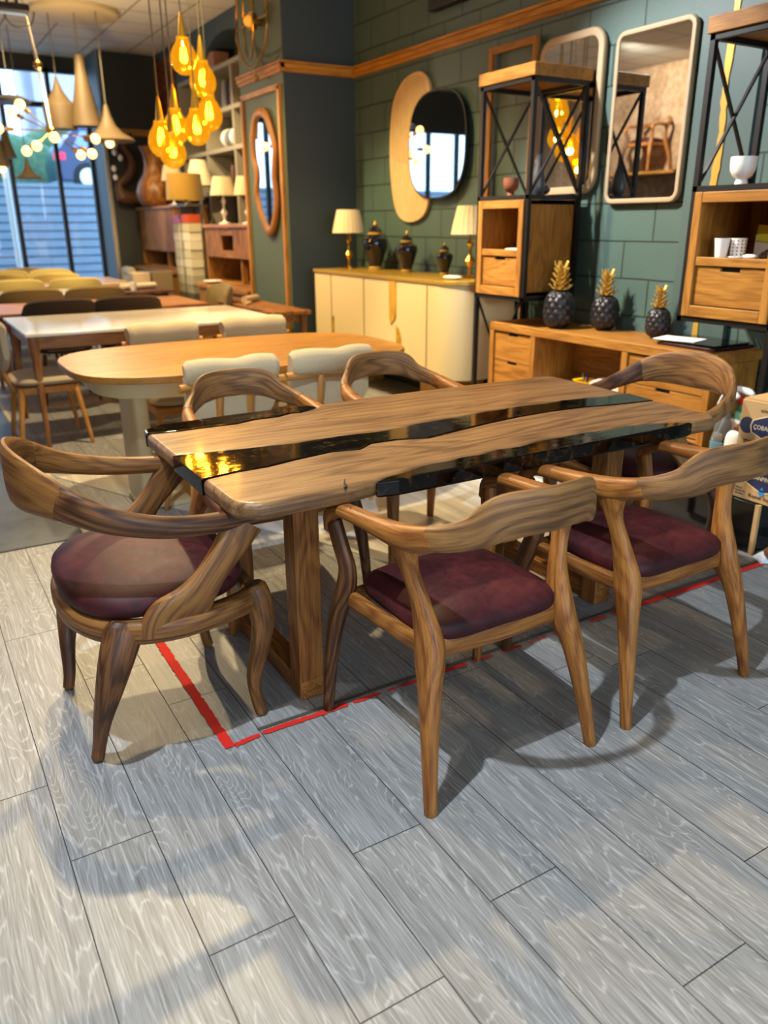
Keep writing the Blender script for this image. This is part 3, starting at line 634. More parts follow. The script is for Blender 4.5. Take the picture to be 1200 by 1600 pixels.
obj('inlay', B().prism([(5.49, .64), (5.46, .62), (5.43, .57), (5.42, .50), (5.42, .31), (5.49, .31)], 0, xf+.004, xf+.0135, 2), inl, t, smooth=0, world=True)
obj('inlay', B().prism([(6.58, .62), (6.60, .62), (6.60, .31), (6.58, .31)], 0, xf+.004, xf+.0135, 2), inl, t, smooth=0, world=True)
for y in (4.95, 6.5): obj('foot', B().box(xf+.12, xb-.08, y, y+.35, 0, .30), wood('foot_wood%g' % y, '#8a5a18', '#c08a34', '#d8a548'), t, smooth=0, world=True)
# lamps, jars and a cloth on the sideboard
SZ = 1.019
def table_lamp(label, x, y, z, hs=1.0, shade=None, base=None):
    t = thing('table_lamp', label, 'lamp', (x, y, z), 0, 'table lamps with pleated shades')
    bs = obj('base', B().lathe([(.068, 0), (.068, .015), (.03, .022), (.012, .04), (.012, .075), (.026, .10), (.04, .125), (.026, .15), (.011, .17), (.011, .215), (.02, .235), (.028, .25), (.018, .27), (.009, .285), (.008, .36)]), base or BRASS, t)
    n = 44; rs = []
    for rr_, z in ((.145, .315), (.128, .40), (.10, .515), (.095, .512), (.122, .40), (.139, .318)):
        rs.append([V(((rr_+.004*(j % 2))*math.cos(2*PI*j/n), (rr_+.004*(j % 2))*math.sin(2*PI*j/n), z)) for j in range(n)])
    b = B(); b.rings(rs, [[tuple(p) for p in r] for r in rs], caps=False); obj('lamp_shade', b, shade or SHADE, t, smooth=20)
    t.scale = (hs, hs, hs); return t
l0 = table_lamp('brass table lamp with pleated cream shade, at the pillar end of the ivory sideboard', 3.71, 6.80, SZ)
dup(l0, (3.78, 5.02, SZ), None, 'brass table lamp with pleated cream shade, at the rack end of the ivory sideboard')
def jar(label, x, y, h):
    k = h/.41; t = thing('lidded_jar', label, 'jar', (x, y, SZ), 0, 'navy lidded jars on the sideboard')
    obj('body', B().lathe([(.055, .025), (.06, .05), (.085, .12), (.112, .20), (.118, .235), (.105, .27), (.06, .292), (.055, .30)]), NAVY, t)
    obj('foot', B().lathe([(.062, 0), (.062, .02), (.055, .027), (0, .027)]), GOLD, t)
    obj('collar', B().lathe([(.056, .296), (.066, .303), (.066, .315), (.056, .322)]), GOLD, t)
    lid = obj('lid', B().lathe([(.056, .32), (.062, .332), (.05, .352), (.026, .366), (.022, .376), (0, .378)]), NAVY, t)
    obj('finial', B().lathe([(.008, .374), (.016, .388), (.012, .402), (.003, .418), (0, .42)]), GOLD, lid)
    t.scale = (k, k, k); return t
jar('largest navy lidded jar on the ivory sideboard, beside the left lamp', 3.82, 6.50, .41)
jar('middle-sized navy lidded jar on the ivory sideboard, between the other two jars', 3.84, 6.00, .33)
jar('smallest navy lidded jar on the ivory sideboard, towards the metal rack', 3.87, 5.48, .245)
tag(obj('folded_cloth', B().cushion((3.60, 4.99, 0), .05, .085, SZ, SZ+.028, e=3, n=24, m=8), PAPER), 'crumpled white cloth on the ivory sideboard by the smallest jar', 'cloth')
# ------------------------------------------------------------------ black metal racks with a teak box
def rack(label, ya, yb, outer):
    """ya<yb; outer: -1 when the outer legs stand at ya, +1 at yb."""
    t = thing('display_rack', label, 'rack', (3.725, (ya+yb)/2, 0), 0, 'metal and teak display racks')
    x0, x1 = 3.50, 3.95; p = .028; zb = .275 if outer < 0 else 0
    O = dict(parent=t, smooth=0, world=True)
    for y, out in ((ya+p/2, outer < 0), (yb-p/2, outer > 0)):
        for x in (x0+p/2, x1-p/2): obj('post', B().box(x-p/2, x+p/2, y-p/2, y+p/2, zb if out else .925, 2.235), BLACK, **O)
    for z in (.94, 1.565, 2.225):
        fr = B()
        for y in (ya+p/2, yb-p/2): fr.box(x0, x1, y-p/2, y+p/2, z-.013, z+.013)
        for x in (x0+p/2, x1-p/2): fr.box(x-p/2, x+p/2, ya, yb, z-.013, z+.013)
        obj('rail_frame', fr, BLACK, **O)
    yo = yb-p/2 if outer > 0 else ya+p/2
    obj('stretcher', B().box(x0, x1, yo-p/2, yo+p/2, zb, zb+.025), BLACK, **O)
    for y, lo in ((ya+p/2, outer < 0), (yb-p/2, outer > 0)):
        for za, zt in ((1.60, 2.20),)+(((zb+.04, .91),) if lo else ()):
            b = B(); b.bar((x0+p, y-.005, za), (x1-p, y-.005, zt), .012, .016, (0, 1, 0)); b.bar((x0+p, y+.005, zt), (x1-p, y+.005, za), .012, .016, (0, 1, 0)); obj('cross_brace', b, BLACK, **O)
    obj('top_shelf', B().box(x0-.012, x1+.012, ya-.012, yb+.012, 2.238, 2.31, 1), TEAK, **dict(O, bevel=.004))
    ia, ib = ya+.030, yb-.030; zb0, zt0 = .955, 1.55
    c = B(); th = .045
    c.box(x0-.004, x1-.02, ia, ia+th*.6, zb0, zt0, 2).box(x0-.004, x1-.02, ib-th*.6, ib, zb0, zt0, 2)
    c.box(x0-.004, x1-.02, ia, ib, zt0-.03, zt0, 1).box(x0-.004, x1-.02, ia, ib, zb0, zb0+.03, 1).box(x1-.035, x1-.02, ia, ib, zb0, zt0, 2).box(x0+.02, x1-.03, ia+.02, ib-.02, 1.215, 1.24, 1)
    cab = obj('teak_box', c, TEAK, **dict(O, bevel=.003))
    f = B(); f.box(x0-.012, x0+.018, ia, ia+th, zb0, zt0, 2).box(x0-.012, x0+.018, ib-th, ib, zb0, zt0, 2).box(x0-.0118, x0+.018, ia+th, ib-th, zt0-.05, zt0, 1).box(x0-.0118, x0+.018, ia+th, ib-th, zb0, zb0+.055, 1).box(x0-.006, x0+.018, ia+th, ib-th, 1.205, 1.247, 1)
    obj('face_frame', f, TEAK, cab, smooth=0, bevel=.004)
    a, b_ = ia+th+.004, ib-th-.004; m = (a+b_)/2; n = .055
    # drawer front with a notch cut in its upper edge
    poly = [(a, zb0+.06), (b_, zb0+.06), (b_, 1.200), (m+n, 1.200), (m+n, 1.180), (m-n, 1.180), (m-n, 1.200), (a, 1.200)]
    dr = obj('drawer', B().prism(poly, 0, x0+.006, x0+.022, 1), TEAK, t, smooth=0, bevel=.002, world=True)
    obj('drawer_dark', B().box(x0+.023, x0+.03, a, b_, zb0+.06, 1.203), DARK, dr, smooth=0).location = -V(t.location) if False else (0, 0, 0)  # near-black sheet behind the notch, shade inside the drawer put in as colour
    return t
rL = rack('left metal rack with a teak box, legs on the floor beside the ivory sideboard', 4.065, 4.585, 1)
rR = rack('right metal rack with a teak box, holding cups and a yellow note', 2.285, 2.835, -1)
for r in (rL, rR):
    for c in r.children:
        for q in c.children:
            if q.name.startswith(('face_frame', 'drawer_dark')): q.location = (-r.location.x, -r.location.y, 0)
# ------------------------------------------------------------------ low black unit, desk and what stands on them
t = thing('low_unit', 'low black glossy unit on the floor carrying the cardboard boxes', 'cabinet', (3.5, 3.2, 0))
obj('body', B().box(3.10, 3.97, 1.955, 4.50, 0, .235), BLACKG, t, smooth=0, bevel=.003, world=True)
obj('edge_strip', B().box(3.094, 3.112, 1.945, 1.965, 0, .235), CARD, t, smooth=0, world=True)
tag(obj('board', B().box(3.22, 3.97, 2.235, 4.50, .236, .262, 1), TEAK, smooth=0, bevel=.004), 'teak board lying on the low black unit under the desk', 'board')
t = thing('desk', 'honey teak desk with drawers on both sides and an open knee space', 'desk', (3.78, 3.55, .262))
O = dict(parent=t, smooth=0, world=True); dx0, dx1, dy0, dy1 = 3.575, 3.975, 2.635, 4.49; dz = .262
obj('desktop', B().box(dx0, dx1+.03, dy0, dy1, .705, .76, 1), TEAK, **dict(O, bevel=.005))
c = B()
for y in (dy0, dy1-.045): c.box(dx0+.002, dx1, y, y+.045, dz, .705, 2)
for y in (3.215, 4.015): c.box(dx0+.003, dx1, y, y+.045, dz, .705, 2)
c.box(dx1-.015, dx1, dy0, dy1, dz, .705, 1).box(dx0+.004, dx1, dy0+.04, dy1-.04, dz, dz+.03, 1).box(dx0+.01, dx1-.015, 3.26, 4.015, .355, .38, 1)
obj('carcass', c, TEAKD if False else TEAK, **dict(O, bevel=.003))
def drawer(ya, yb, za, zb):
    m = (ya+yb)/2; n = .05
    d = obj('drawer', B().prism([(ya, za), (yb, za), (yb, zb), (m+n, zb), (m+n, zb-.018), (m-n, zb-.018), (m-n, zb), (ya, zb)], 0, dx0+.016, dx0+.03, 1), TEAK, **dict(O, bevel=.002))
    q = obj('notch_shade', B().box(dx0+.031, dx0+.04, ya, yb, za, zb), DARK, d, smooth=0); q.location = -V(t.location)  # near-black sheet behind the drawer front, painted in place of the shade there
drawer(4.063, 4.442, .505, .695); drawer(4.063, 4.442, .30, .50)
drawer(2.683, 3.212, .535, .695); drawer(2.683, 3.212, .30, .53)
# pineapples
def pineapple(label, x, y, k):
    t = thing('pineapple_ornament', label, 'ornament', (x, y, .7605), 0, 'black and gold pineapple ornaments')
    n = 30; m = 40; rs = []
    for i in range(m+1):
        u = i/m; z = .265*u; r = .094*(max(0, 1-abs(2*u-1)**3.2))**.5*(1.0-.12*(u-.4))+.012
        if i == 0: r = .05
        ring = []
        for j in range(n*2):
            a = 2*PI*j/(n*2); w = max(abs(math.sin(5*a+u*11)), 1e-3); w2 = max(abs(math.sin(5*a-u*11)), 1e-3)
            d = .017*(min(w, w2)**.6)
            ring.append(V(((r+d-.011)*math.cos(a), (r+d-.011)*math.sin(a), z)))
        rs.append(ring)
    b = B(); b.rings(rs, [[tuple(p) for p in r] for r in rs]); obj('body', b, plain('charcoal_resin%g' % k, '#1d1b1d', .4), t, smooth=60)
    lv = B(); lv.cyl((0, 0, .255), (0, 0, .43), .02, .006)
    for tier, (z, L, cnt, tilt) in enumerate(((.262, .085, 9, .35), (.30, .075, 8, .55), (.335, .065, 7, .8), (.37, .055, 6, 1.0), (.40, .06, 5, 1.2))):
        for j in range(cnt):
            a = 2*PI*(j+.5*tier)/cnt; d = V((math.cos(a), math.sin(a), 0))
            pts = [V((0, 0, z))+d*.012, V((0, 0, z+L*.25*tilt))+d*(.012+L*.45), V((0, 0, z+L*.75*max(tilt, .6)))+d*(.012+L*.78*math.cos(tilt*.7)+.006)]
            lv.sweep([tuple(pts[0])+(.016, .006), tuple(pts[1])+(.015, .005), tuple(pts[2])+(.004, .003)], n=6, sub=2)
    obj('leaf_crown', lv, GOLD, t); t.scale = (k, k, k)
pineapple('largest black pineapple ornament with gold leaves, beside the left rack', 3.70, 3.935, .93)
pineapple('middle black pineapple ornament with gold leaves on the desk', 3.875, 3.70, .83)
pineapple('smallest black pineapple ornament with gold leaves, beside the right rack', 3.875, 3.27, .67)
tray = B().box(3.66, 4.0, 2.70, 3.08, .761, .778)
tag(obj('folder_stack', tray, plain('maroon_folder', '#2a0a10', .25), smooth=0, bevel=.004), 'dark maroon folder lying on the desk under the right rack', 'folder')
tag(obj('magazine', B().box(3.68, 3.98, 2.72, 3.14, .779, .790), BLACKG, smooth=0, bevel=.001), 'glossy black magazine on top of the maroon folder', 'magazine')
tag(obj('paper_sheet', B().obox((3.75, 3.0, .793), (.17, .24, .004), Matrix.Rotation(.25, 3, 'Z')), PAPER, smooth=0), 'white paper sheet on the black magazine', 'paper')
# in the knee space
t = thing('pen_basket', 'yellow plastic basket with pens in the knee space of the desk', 'basket', (3.70, 3.63, .381))
b = B(); rs = []
for hx, hy, z in ((.045, .05, 0), (.062, .068, .075), (.072, .08, .08), (.072, .08, .086), (.058, .064, .08), (.042, .047, .006)):
    rs.append([V((cs(math.cos(2*PI*(j+.5)/24), 5)*hx, cs(math.sin(2*PI*(j+.5)/24), 5)*hy, z)) for j in range(24)])
b.rings(rs, [[tuple(p) for p in r] for r in rs]); obj('basket_body', b, YEL, t)
for x, y, m in ((-.01, -.01, BLACK), (.015, .02, BLUEP), (.0, .03, CHROME)): obj('pen', B().cyl((x, y, .01), (x*1.6, y*1.5, .125), .006, n=8), m, t)
bk = None
for i, (z, h, c, w) in enumerate(((.381, .03, '#e8e2d2', .0), (.412, .025, '#2b2b33', .01), (.438, .04, '#e6ddc2', -.005), (.479, .008, '#d9c9c4', .004))):
    o = B().obox((3.72+w, 3.43, z+h/2), (.16, .23, h), Matrix.Rotation(.1*i, 3, 'Z'))
    tag(obj('book', o, plain('book%d' % i, c, .7), smooth=0, bevel=.002), ['white book at the bottom of the stack beside the yellow basket', 'dark thin book, second from the bottom beside the yellow basket', 'thick cream book near the top of the stack beside the yellow basket', 'pale leaflet topmost on the stack beside the yellow basket'][i], 'book', 'books in the desk knee space')
t = thing('jerrycan', 'white plastic can with a blue cap at the back of the desk knee space', 'can', (3.90, 3.40, .381))
obj('body', B().cushion((0, 0, 0), .05, .07, 0, .15, e=4, ez=5, n=24, m=8).sweep([(0, -.05, .14, .012, .012), (0, -.045, .175, .012, .012), (0, .0, .18, .012, .012)], sub=3), PORC, t); obj('cap', B().cyl((0, .04, .145), (0, .04, .18), .022), BLUEP, t)
tag(obj('paper_sheet', B().obox((3.72, 3.86, .383), (.2, .26, .003), Matrix.Rotation(.2, 3, 'Z')), PAPER, smooth=0), 'white paper sheet flat in the desk knee space', 'paper')
# things on the right rack
def goblet(label, x, y, z, m, s, group=None):
    t = obj('goblet', B().lathe([(.032, 0), (.032, .01), (.027, .025), (.03, .03), (.05, .045), (.062, .07), (.066, .10), (.066, .135), (.062, .135), (.058, .08), (.03, .05), (0, .047)], n=28), m)
    t.location = (x, y, z); t.scale = (s, s, s); return tag(t, label, 'cup', group)
goblet('white footed cup on top of the teak box of the right rack', 3.60, 2.635, 1.579, PORC, .92)
tag(obj('cup', B().lathe([(.026, 0), (.037, .095), (.034, .095), (.024, .006), (0, .006)], (3.56, 2.665, 1.2405)), PORC), 'plain white tapered cup inside the right rack', 'cup')
t = thing('patterned_cup', 'white cup with rows of small black diamonds inside the right rack', 'cup', (3.62, 2.615, 1.2405))
obj('cup_body', B().lathe([(.036, .006), (.038, .095), (.035, .095), (.033, .012), (0, .012)]), PORC, t); obj('saucer', B().lathe([(.02, 0), (.06, .007), (.058, .01), (0, .006)]), PORC, t)
dm = B()
for i in range(5):
    for j in range(12):
        a = 2*PI*j/12; z = .02+.016*i; r = .0385; d = V((math.cos(a), math.sin(a), 0)); s = V((-math.sin(a), math.cos(a), 0)); c = d*r+V((0, 0, z)); h = .0045
        dm.add([c+s*h, c+V((0, 0, h)), c-s*h, c-V((0, 0, h))], [(0, 1, 2, 3)])
obj('diamond_pattern', dm, BLACK, t, smooth=0)
t = thing('note_holder', 'card holder with a yellow sticky note inside the right rack', 'note', (3.75, 2.55, 1.2405))
obj('cards', B().box(-.01, .01, -.085, .06, .0, .11).box(.02, .03, -.2, .02, 0, .085), plain('card_pale', '#b9a58c', .8), t, smooth=0); obj('sticky_note', B().obox((-.016, -.01, .115), (.004, .12, .075), Matrix.Rotation(.08, 3, 'X')), plain('note_yellow', '#b3a51c', .7), t, smooth=0)
tag(obj('computer_mouse', B().cushion((3.58, 2.515, 0), .026, .036, 1.2405, 1.264, e=2.3, ez=2.2, n=24, m=8), PORC), 'small white rounded mouse inside the right rack', 'mouse')
tag(obj('stapler', B().sweep([(3.60, 2.47, 1.255, .016, .014), (3.60, 2.42, 1.272, .018, .022), (3.60, 2.36, 1.285, .016, .014)], sub=3), BLACKG), 'black stapler inside the right rack beside the white mouse', 'stapler')
tag(obj('picture_frame', B().box(3.56, 3.58, 2.30, 2.40, 1.579, 1.76).box(3.555, 3.56, 2.30, 2.40, 1.579, 1.76, 2), TEAK, smooth=0), 'small wooden frame on top of the right rack box, cut by the picture edge', 'frame')
# things on the left rack
goblet('small terracotta footed pot on the teak box of the left rack', 3.56, 4.31, 1.579, plain('terracotta', '#7a4426', .6), .78)
o = obj('bottle_vase', B().lathe([(.03, 0), (.042, .02), (.046, .06), (.036, .13), (.02, .19), (.017, .23), (.021, .24), (0, .24)], (3.62, 4.02+.10, 1.579)), plain('slate_ceramic', '#3a3c40', .35)); tag(o, 'slim dark grey bottle vase on the teak box of the left rack', 'vase')
tag(obj('stone_ornament', B().ball((3.70, 4.17, 1.612), .04, 16, (1.2, 1.6, .82)), plain('dark_stone', '#3b3937', .5)), 'dark rounded stone ornament beside the grey bottle vase', 'ornament')
tag(obj('paper_sheet', B().obox((3.66, 4.33, 1.246), (.09, .14, .01), Matrix.Rotation(.3, 3, 'Z')), PAPER, smooth=0), 'folded white paper inside the left rack box', 'paper')
# wooden frame leaning behind the left rack
b = B(); fy0, fy1, fz0, fz1 = 4.60, 5.12, .30, 2.585
b.box(3.965, 3.995, fy0, fy0+.045, fz0, fz1, 2).box(3.965, 3.995, fy1-.045, fy1, fz0, fz1, 2).box(3.9652, 3.9948, fy0+.045, fy1-.045, fz1-.045, fz1, 1).box(3.9652, 3.9948, fy0+.045, fy1-.045, fz0, fz0+.045, 1)
tag(obj('picture_frame', b, TEAK, smooth=0, bevel=.003), 'tall empty wooden frame against the wall behind the left rack', 'frame')
# ------------------------------------------------------------------ mirrors on the block wall
def rrect(ya, yb, za, zb, r, n=6):
    o = []
    for cy, cz, a0 in ((yb-r, zb-r, 0), (ya+r, zb-r, PI/2), (ya+r, za+r, PI), (yb-r, za+r, 1.5*PI)):
        for k in range(n+1): a = a0+PI/2*k/n; o.append((cy+r*math.cos(a), cz+r*math.sin(a)))
    return o
def framed_mirror(label, ya, yb, za, zb, r, w, m, lean=0):
    t = thing('wall_mirror', label, 'mirror', (4.0, (ya+yb)/2, za))
    p = rrect(ya+w/2, yb-w/2, za+w/2, zb-w/2, r)
    obj('mirror_frame', B().sweep([(3.992-lean*(z-za)*0, y, z, w/2, .022) for y, z in p], up=(1, 0, 0), n=10, sub=0, closed=True, e=3), m, t, world=True)
    obj('mirror_glass', B().prism(rrect(ya+w*.6, yb-w*.6, za+w*.6, zb-w*.6, r), 0, 3.978, 3.99), MIRR, t, smooth=0, world=True)
FRM = plain('beige_mirror_frame', '#a8916f', .6)
framed_mirror('rounded beige-framed mirror hanging behind the left rack', 3.99, 4.58, 1.585, 2.545, .09, .055, FRM)
framed_mirror('rounded beige-framed mirror hanging between the two racks', 3.315, 3.895, 1.52, 2.475, .05, .032, FRM)
t = thing('oval_mirror', 'dark-rimmed oval mirror overlapping a long pale wooden board above the jars', 'mirror', (4.0, 5.95, 1.43))
bd = [(5.93, 2.50), (6.02, 2.565), (6.14, 2.575), (6.30, 2.535), (6.43, 2.43), (6.49, 2.28), (6.515, 2.0), (6.49, 1.75), (6.43, 1.55), (6.33, 1.455), (6.18, 1.425), (6.02, 1.455), (5.92, 1.54), (5.88, 1.75), (5.87, 2.1), (5.885, 2.38)]
bd = catmull(bd, 5, True); obj('pale_board', B().prism(bd, 0, 3.985, 4.012, 2), wood('pale_board_wood', '#b3935f', '#cbab78', '#d7ba8b', .6, contrast=.4), t, world=True)
obj('board_shading', B().prism(catmull([(5.945, 2.49), (6.14, 2.56), (6.29, 2.52), (6.41, 2.42), (6.47, 2.27), (6.495, 2.0), (6.42, 1.93), (6.25, 1.90), (6.12, 1.86), (6.02, 1.85), (5.92, 2.2)], 4, True), 0, 3.983, 3.986, 2), wood('board_shading_wood', '#a58a5a', '#bb9f70', '#c6ac7d', .6, contrast=.3), t, smooth=0, world=True)  # darker piece over the upper board, shading put into its colour
ov = [(5.755+cs(math.cos(2*PI*k/60), 2.7)*.405, 2.005+cs(math.sin(2*PI*k/60), 2.7)*.405) for k in range(60)]
obj('rim', B().prism(ov, 0, 3.958, 3.983), BLACK, t, world=True)
obj('mirror_glass', B().prism([(5.755+(y-5.755)*.965, 2.005+(z-2.005)*.965) for y, z in ov], 0, 3.955, 3.9585), MIRR, t, smooth=0, world=True)
# panel with a gold vein behind the right rack
t = thing('gold_vein_panel', 'smooth green panel with a ragged gold vein behind the right rack', 'panel', (4.0, 3.1, .77))
obj('panel', B().box(3.985, 4.018, 2.90, 3.28, .77, 2.95), plain('panel_green', '#465955', .5), t, smooth=0, world=True)
L = []; R = []
for k in range(60):
    z = .775+2.15*k/59; w = .019+.012*mnoise.noise(V((z*5, 0, 0)))+.012*mnoise.noise(V((z*34, 3, 0))); c = 3.085+.015*mnoise.noise(V((z*3, 7, 0))); L.append((c-w, z)); R.append((c+w, z))
obj('gold_vein', B().prism(L+R[::-1], 0, 3.978, 3.986), GOLD, t, smooth=0, world=True)
tag(obj('wall_speaker', B().box(3.94, 4.02, 5.44, 5.88, 2.95, 3.1), BLACK, smooth=0, bevel=.015), 'dark box fixed high on the block wall above the picture rail', 'box')
# ------------------------------------------------------------------ spray bottles, napkin and cardboard boxes
CLR = NT('clear_plastic'); CLR.par(Roughness=.05, Transmission_Weight=.9, IOR=1.2); CLR.col((.9, .95, .95)); CLR = CLR.m
TEAL = plain('teal_liquid', '#0f7fa0', .1, 0, Transmission_Weight=.3); GRNL = plain('green_liquid', '#7fb98d', .15, 0, Transmission_Weight=.2)
def text_obj(name, s, size, m, loc, rot, parent, ext=.0004, sx=1.0):
    cu = bpy.data.curves.new('txt', 'FONT'); cu.body = s; cu.size = size; cu.extrude = ext; cu.resolution_u = 2
    o = bpy.data.objects.new('txt', cu); COL.objects.link(o)
    me = bpy.data.meshes.new_from_object(o.evaluated_get(bpy.context.evaluated_depsgraph_get()))
    bpy.data.objects.remove(o); me.materials.clear(); me.materials.append(m)
    q = bpy.data.objects.new(name, me); COL.objects.link(q); q.parent = parent; q.location = loc; q.rotation_euler = rot; q.scale = (sx, 1, 1); return q
def spray(label, x, y, z, body, liq, cap, trig, lab):
    t = thing('spray_bottle', label, 'bottle', (x, y, z))
    obj('bottle_body', B().cushion((0, 0, 0), .036, .048, .06, .19, e=3, ez=6, n=24, m=6).lathe([(.032, .185), (.02, .235), (.015, .25)]), body, t)
    obj('liquid', B().cushion((0, 0, 0), .037, .049, .0, .062, e=3, ez=6, n=24, m=6), liq, t)
    obj('cap', B().cyl((0, 0, .248), (0, 0, .285), .019), cap, t)
    h = obj('spray_head', B().sweep([(0, .055, .318, .012, .012), (0, .02, .322, .014, .018), (0, -.035, .315, .017, .020), (0, -.06, .305, .013, .012)], sub=3), PORC, t)
    obj('trigger', B().sweep([(0, .03, .305, .007, .006), (0, .045, .27, .007, .006), (0, .052, .245, .006, .005)], sub=3, up=(0, 1, 0)), trig, h)
    obj('nozzle', B().cyl((0, .056, .318), (0, .07, .318), .012), trig, h)
    return t
s1 = spray('clear spray bottle with a blue collar and turquoise liquid', 3.60, 2.535, .2625, CLR, TEAL, BLUEP, PORC, None)
s2 = spray('green spray bottle with a red trigger and a printed label', 3.72, 2.535, .2625, GRNL, GRNL, REDP, REDP, None)
lb = obj('label_print', B().box(-.0385, -.0375, -.04, .04, .06, .17), PORC, s2, smooth=0)
text_obj('label_text', 'CLEAN-S', .024, INKR, (-.0388, .043, .14), (PI/2, 0, -PI/2), s2, sx=.82)
obj('label_picture', B().box(-.0392, -.038, -.03, .025, .085, .125), BLACK, s2, smooth=0)
t = thing('scoop', 'clear plastic scoop standing against the turquoise spray bottle', 'scoop', (3.53, 2.515, .2625))
obj('bowl', B().sweep([(0, .01, .02, .028, .006), (0, .005, .07, .034, .008), (0, 0, .12, .026, .007)], up=(1, 0, 0), sub=4), CLR, t); obj('handle', B().sweep([(0, 0, .115, .006, .006), (.01, -.02, .2, .007, .005), (.015, -.035, .27, .007, .006)], up=(1, 0, 0), sub=3), CLR, t)
t = thing('napkin_box', 'dark wooden napkin holder with a white tissue', 'holder', (3.50, 2.38, .2625))
obj('holder_body', B().box(-.03, .03, -.03, .03, 0, .16).sweep([(0, 0, .16, .03, .03), (0, .0, .19, .02, .026)], sub=2), WALD, t, smooth=0, bevel=.004); obj('tissue', B().cushion((-.03, .0, 0), .022, .045, .03, .17, e=2.2, n=20, m=8), PAPER, t)
def carton(label, y0, z0, h, shift):
    t = thing('cardboard_box', label, 'box', (3.28, 1.93, z0), shift, 'stacked cardboard water boxes')
    obj('carton_body', B().box(-.165, .165, -.19, .19, 0, h), CARD, t, smooth=0, bevel=.004)
    obj('flap', B().box(-.16, .16, -.185, .185, h, h+.006), CARD, t, smooth=0)
    x = -.1655; rt = (PI/2, 0, -PI/2)
    bdg = obj('badge', B().prism([(.152+.036*math.cos(2*PI*k/24), .115+.036*math.sin(2*PI*k/24)) for k in range(24)], 0, x-.0006, x), INK, t, smooth=0)
    obj('badge_rim', B().prism([(.138, .115), (.130, .143), (.03, .185), (-.09, .15), (-.09, .08), (.03, .045), (.130, .087)], 0, x-.0012, x-.0006), INKW, bdg, smooth=0)
    obj('badge_panel', B().prism([(.132, .115), (.125, .140), (.03, .179), (-.085, .146), (-.085, .084), (.03, .051), (.125, .090)], 0, x-.0016, x-.0012), INK, bdg, smooth=0)
    obj('drop', B().cyl((x-.0018, .03, .05), (x-.0012, .03, .05), .014, n=20).prism([(.042, .056), (.03, .078), (.018, .056)], 0, x-.0018, x-.0012), INKB, t, smooth=0)
    text_obj('brand_text', 'ÇOBANPINAR', .028, INKW, (x-.0018, .122, .105), rt, t, sx=.85)
    text_obj('top_text', 'GÖK      TÜRK', .016, INKK, (x-.0008, .10, .182), rt, t)
    text_obj('script_text', 'Kaynak Suyu', .022, INKK, (x-.0008, .09, .02), rt, t)
    for i, s in enumerate(('500 ml', 'Bardak Su', '60 Adet')): text_obj('small_text', s, .012, INKK, (x-.0008, .158, .045-.013*i), rt, t)
    text_obj('small_text', '500 ml Bardak Su', .01, INKK, (x-.0008, .03, h-.025), rt, t)
    fm = B()
    for k, a in enumerate((-.02, 0, .02)): fm.prism([(.03+a-.004, .188), (.03+a+.004, .188), (.03+a*1.5, .205+.006*(k == 1))], 0, x-.0008, x)
    obj('water_mark', fm, INK, t, smooth=0)
    return t
carton('lower printed cardboard water box on the black unit, at the right edge', 0, .2365, .215, .0)
carton('upper printed cardboard water box, topmost at the right edge', 0, .4585, .225, .05)
b = B(); b.add([(3.06, 1.92, .012), (3.2, 1.90, .05), (3.30, 1.80, .012), (3.12, 1.80, .008), (3.04, 1.86, .004), (3.2, 1.95, .008)], [(0, 1, 5), (0, 4, 3, 2, 1)]); 
tag(obj('plastic_film', b, plain('clear_film', '#b9c2c8', .15), smooth=0), 'crumpled clear plastic film on the floor at the foot of the black unit', 'plastic film')
b = B().sweep([(3.13, 1.78, .03, .03, .03), (3.10, 1.83, .045, .04, .035), (3.12, 1.88, .03, .025, .025)], sub=4).sweep([(3.16, 1.83, .05, .02, .02), (3.09, 1.80, .085, .03, .022), (3.08, 1.77, .09, .02, .02)], sub=4)
tag(obj('driftwood', b, WALD), 'small rough piece of dark wood on the floor at the right picture edge', 'wood')
# ------------------------------------------------------------------ alcove shelves
t = thing('built_in_shelves', 'grey-brown shelves with arched top built into the alcove beyond the pillar', 'shelves', (4.1, 10.75, 0))
SHW = plain('shelf_paint', '#8f8672', .6)
for z in (1.40, 1.80, 2.31, 2.76, 3.24): obj('shelf', B().box(3.93, 4.29, 9.35, 12.15, z-.025, z+.025), SHW, t, smooth=0, world=True)
for y in (10.10, 11.12, 12.12): obj('upright', B().box(3.935, 4.28, y-.025, y+.025, .9, 3.215), SHW, t, smooth=0, world=True)
obj('back_panel', B().box(4.285, 4.298, 9.35, 12.15, .3, 3.6), plain('alcove_back', '#39352a', .8), t, smooth=0, world=True)
for y, z in ((10.35, 2.335), (10.45, 1.825), (10.5, 1.425), (9.75, 1.425)): obj('blue_panel', B().box(4.27, 4.284, y, y+.5, z, z+.36), PAINTT, t, smooth=0, world=True)
def small(name, label, cat, prof, x, y, z, m, s=1.0, group='ornaments on the alcove shelves'):
    o = obj(name, B().lathe([(r*s, q*s) for r, q in prof], n=16), m); o.location = (x, y, z); return tag(o, label, cat, group)
JUG = [(.03, 0), (.08, .04), (.095, .10), (.07, .16), (.03, .19), (.022, .24), (.035, .28), (0, .28)]
TALL = [(.04, 0), (.05, .05), (.045, .25), (.03, .34), (.0, .35)]
POT = [(.05, 0), (.09, .06), (.085, .13), (.05, .17), (0, .17)]
ORA = plain('orange_glaze', '#b5602e', .5); BRN = plain('brown_glaze', '#4a2c22', .4); GRY = plain('grey_glaze', '#7d7f86', .4)
small('jug', 'white round jug on the alcove shelf right beside the pillar edge', 'jug', JUG, 4.03, 9.55, 2.786, PORC, 1.15)
small('vase', 'tall brown vase on the alcove shelf above the striped jars', 'vase', TALL, 4.05, 10.35, 2.786, BRN, 1.0)
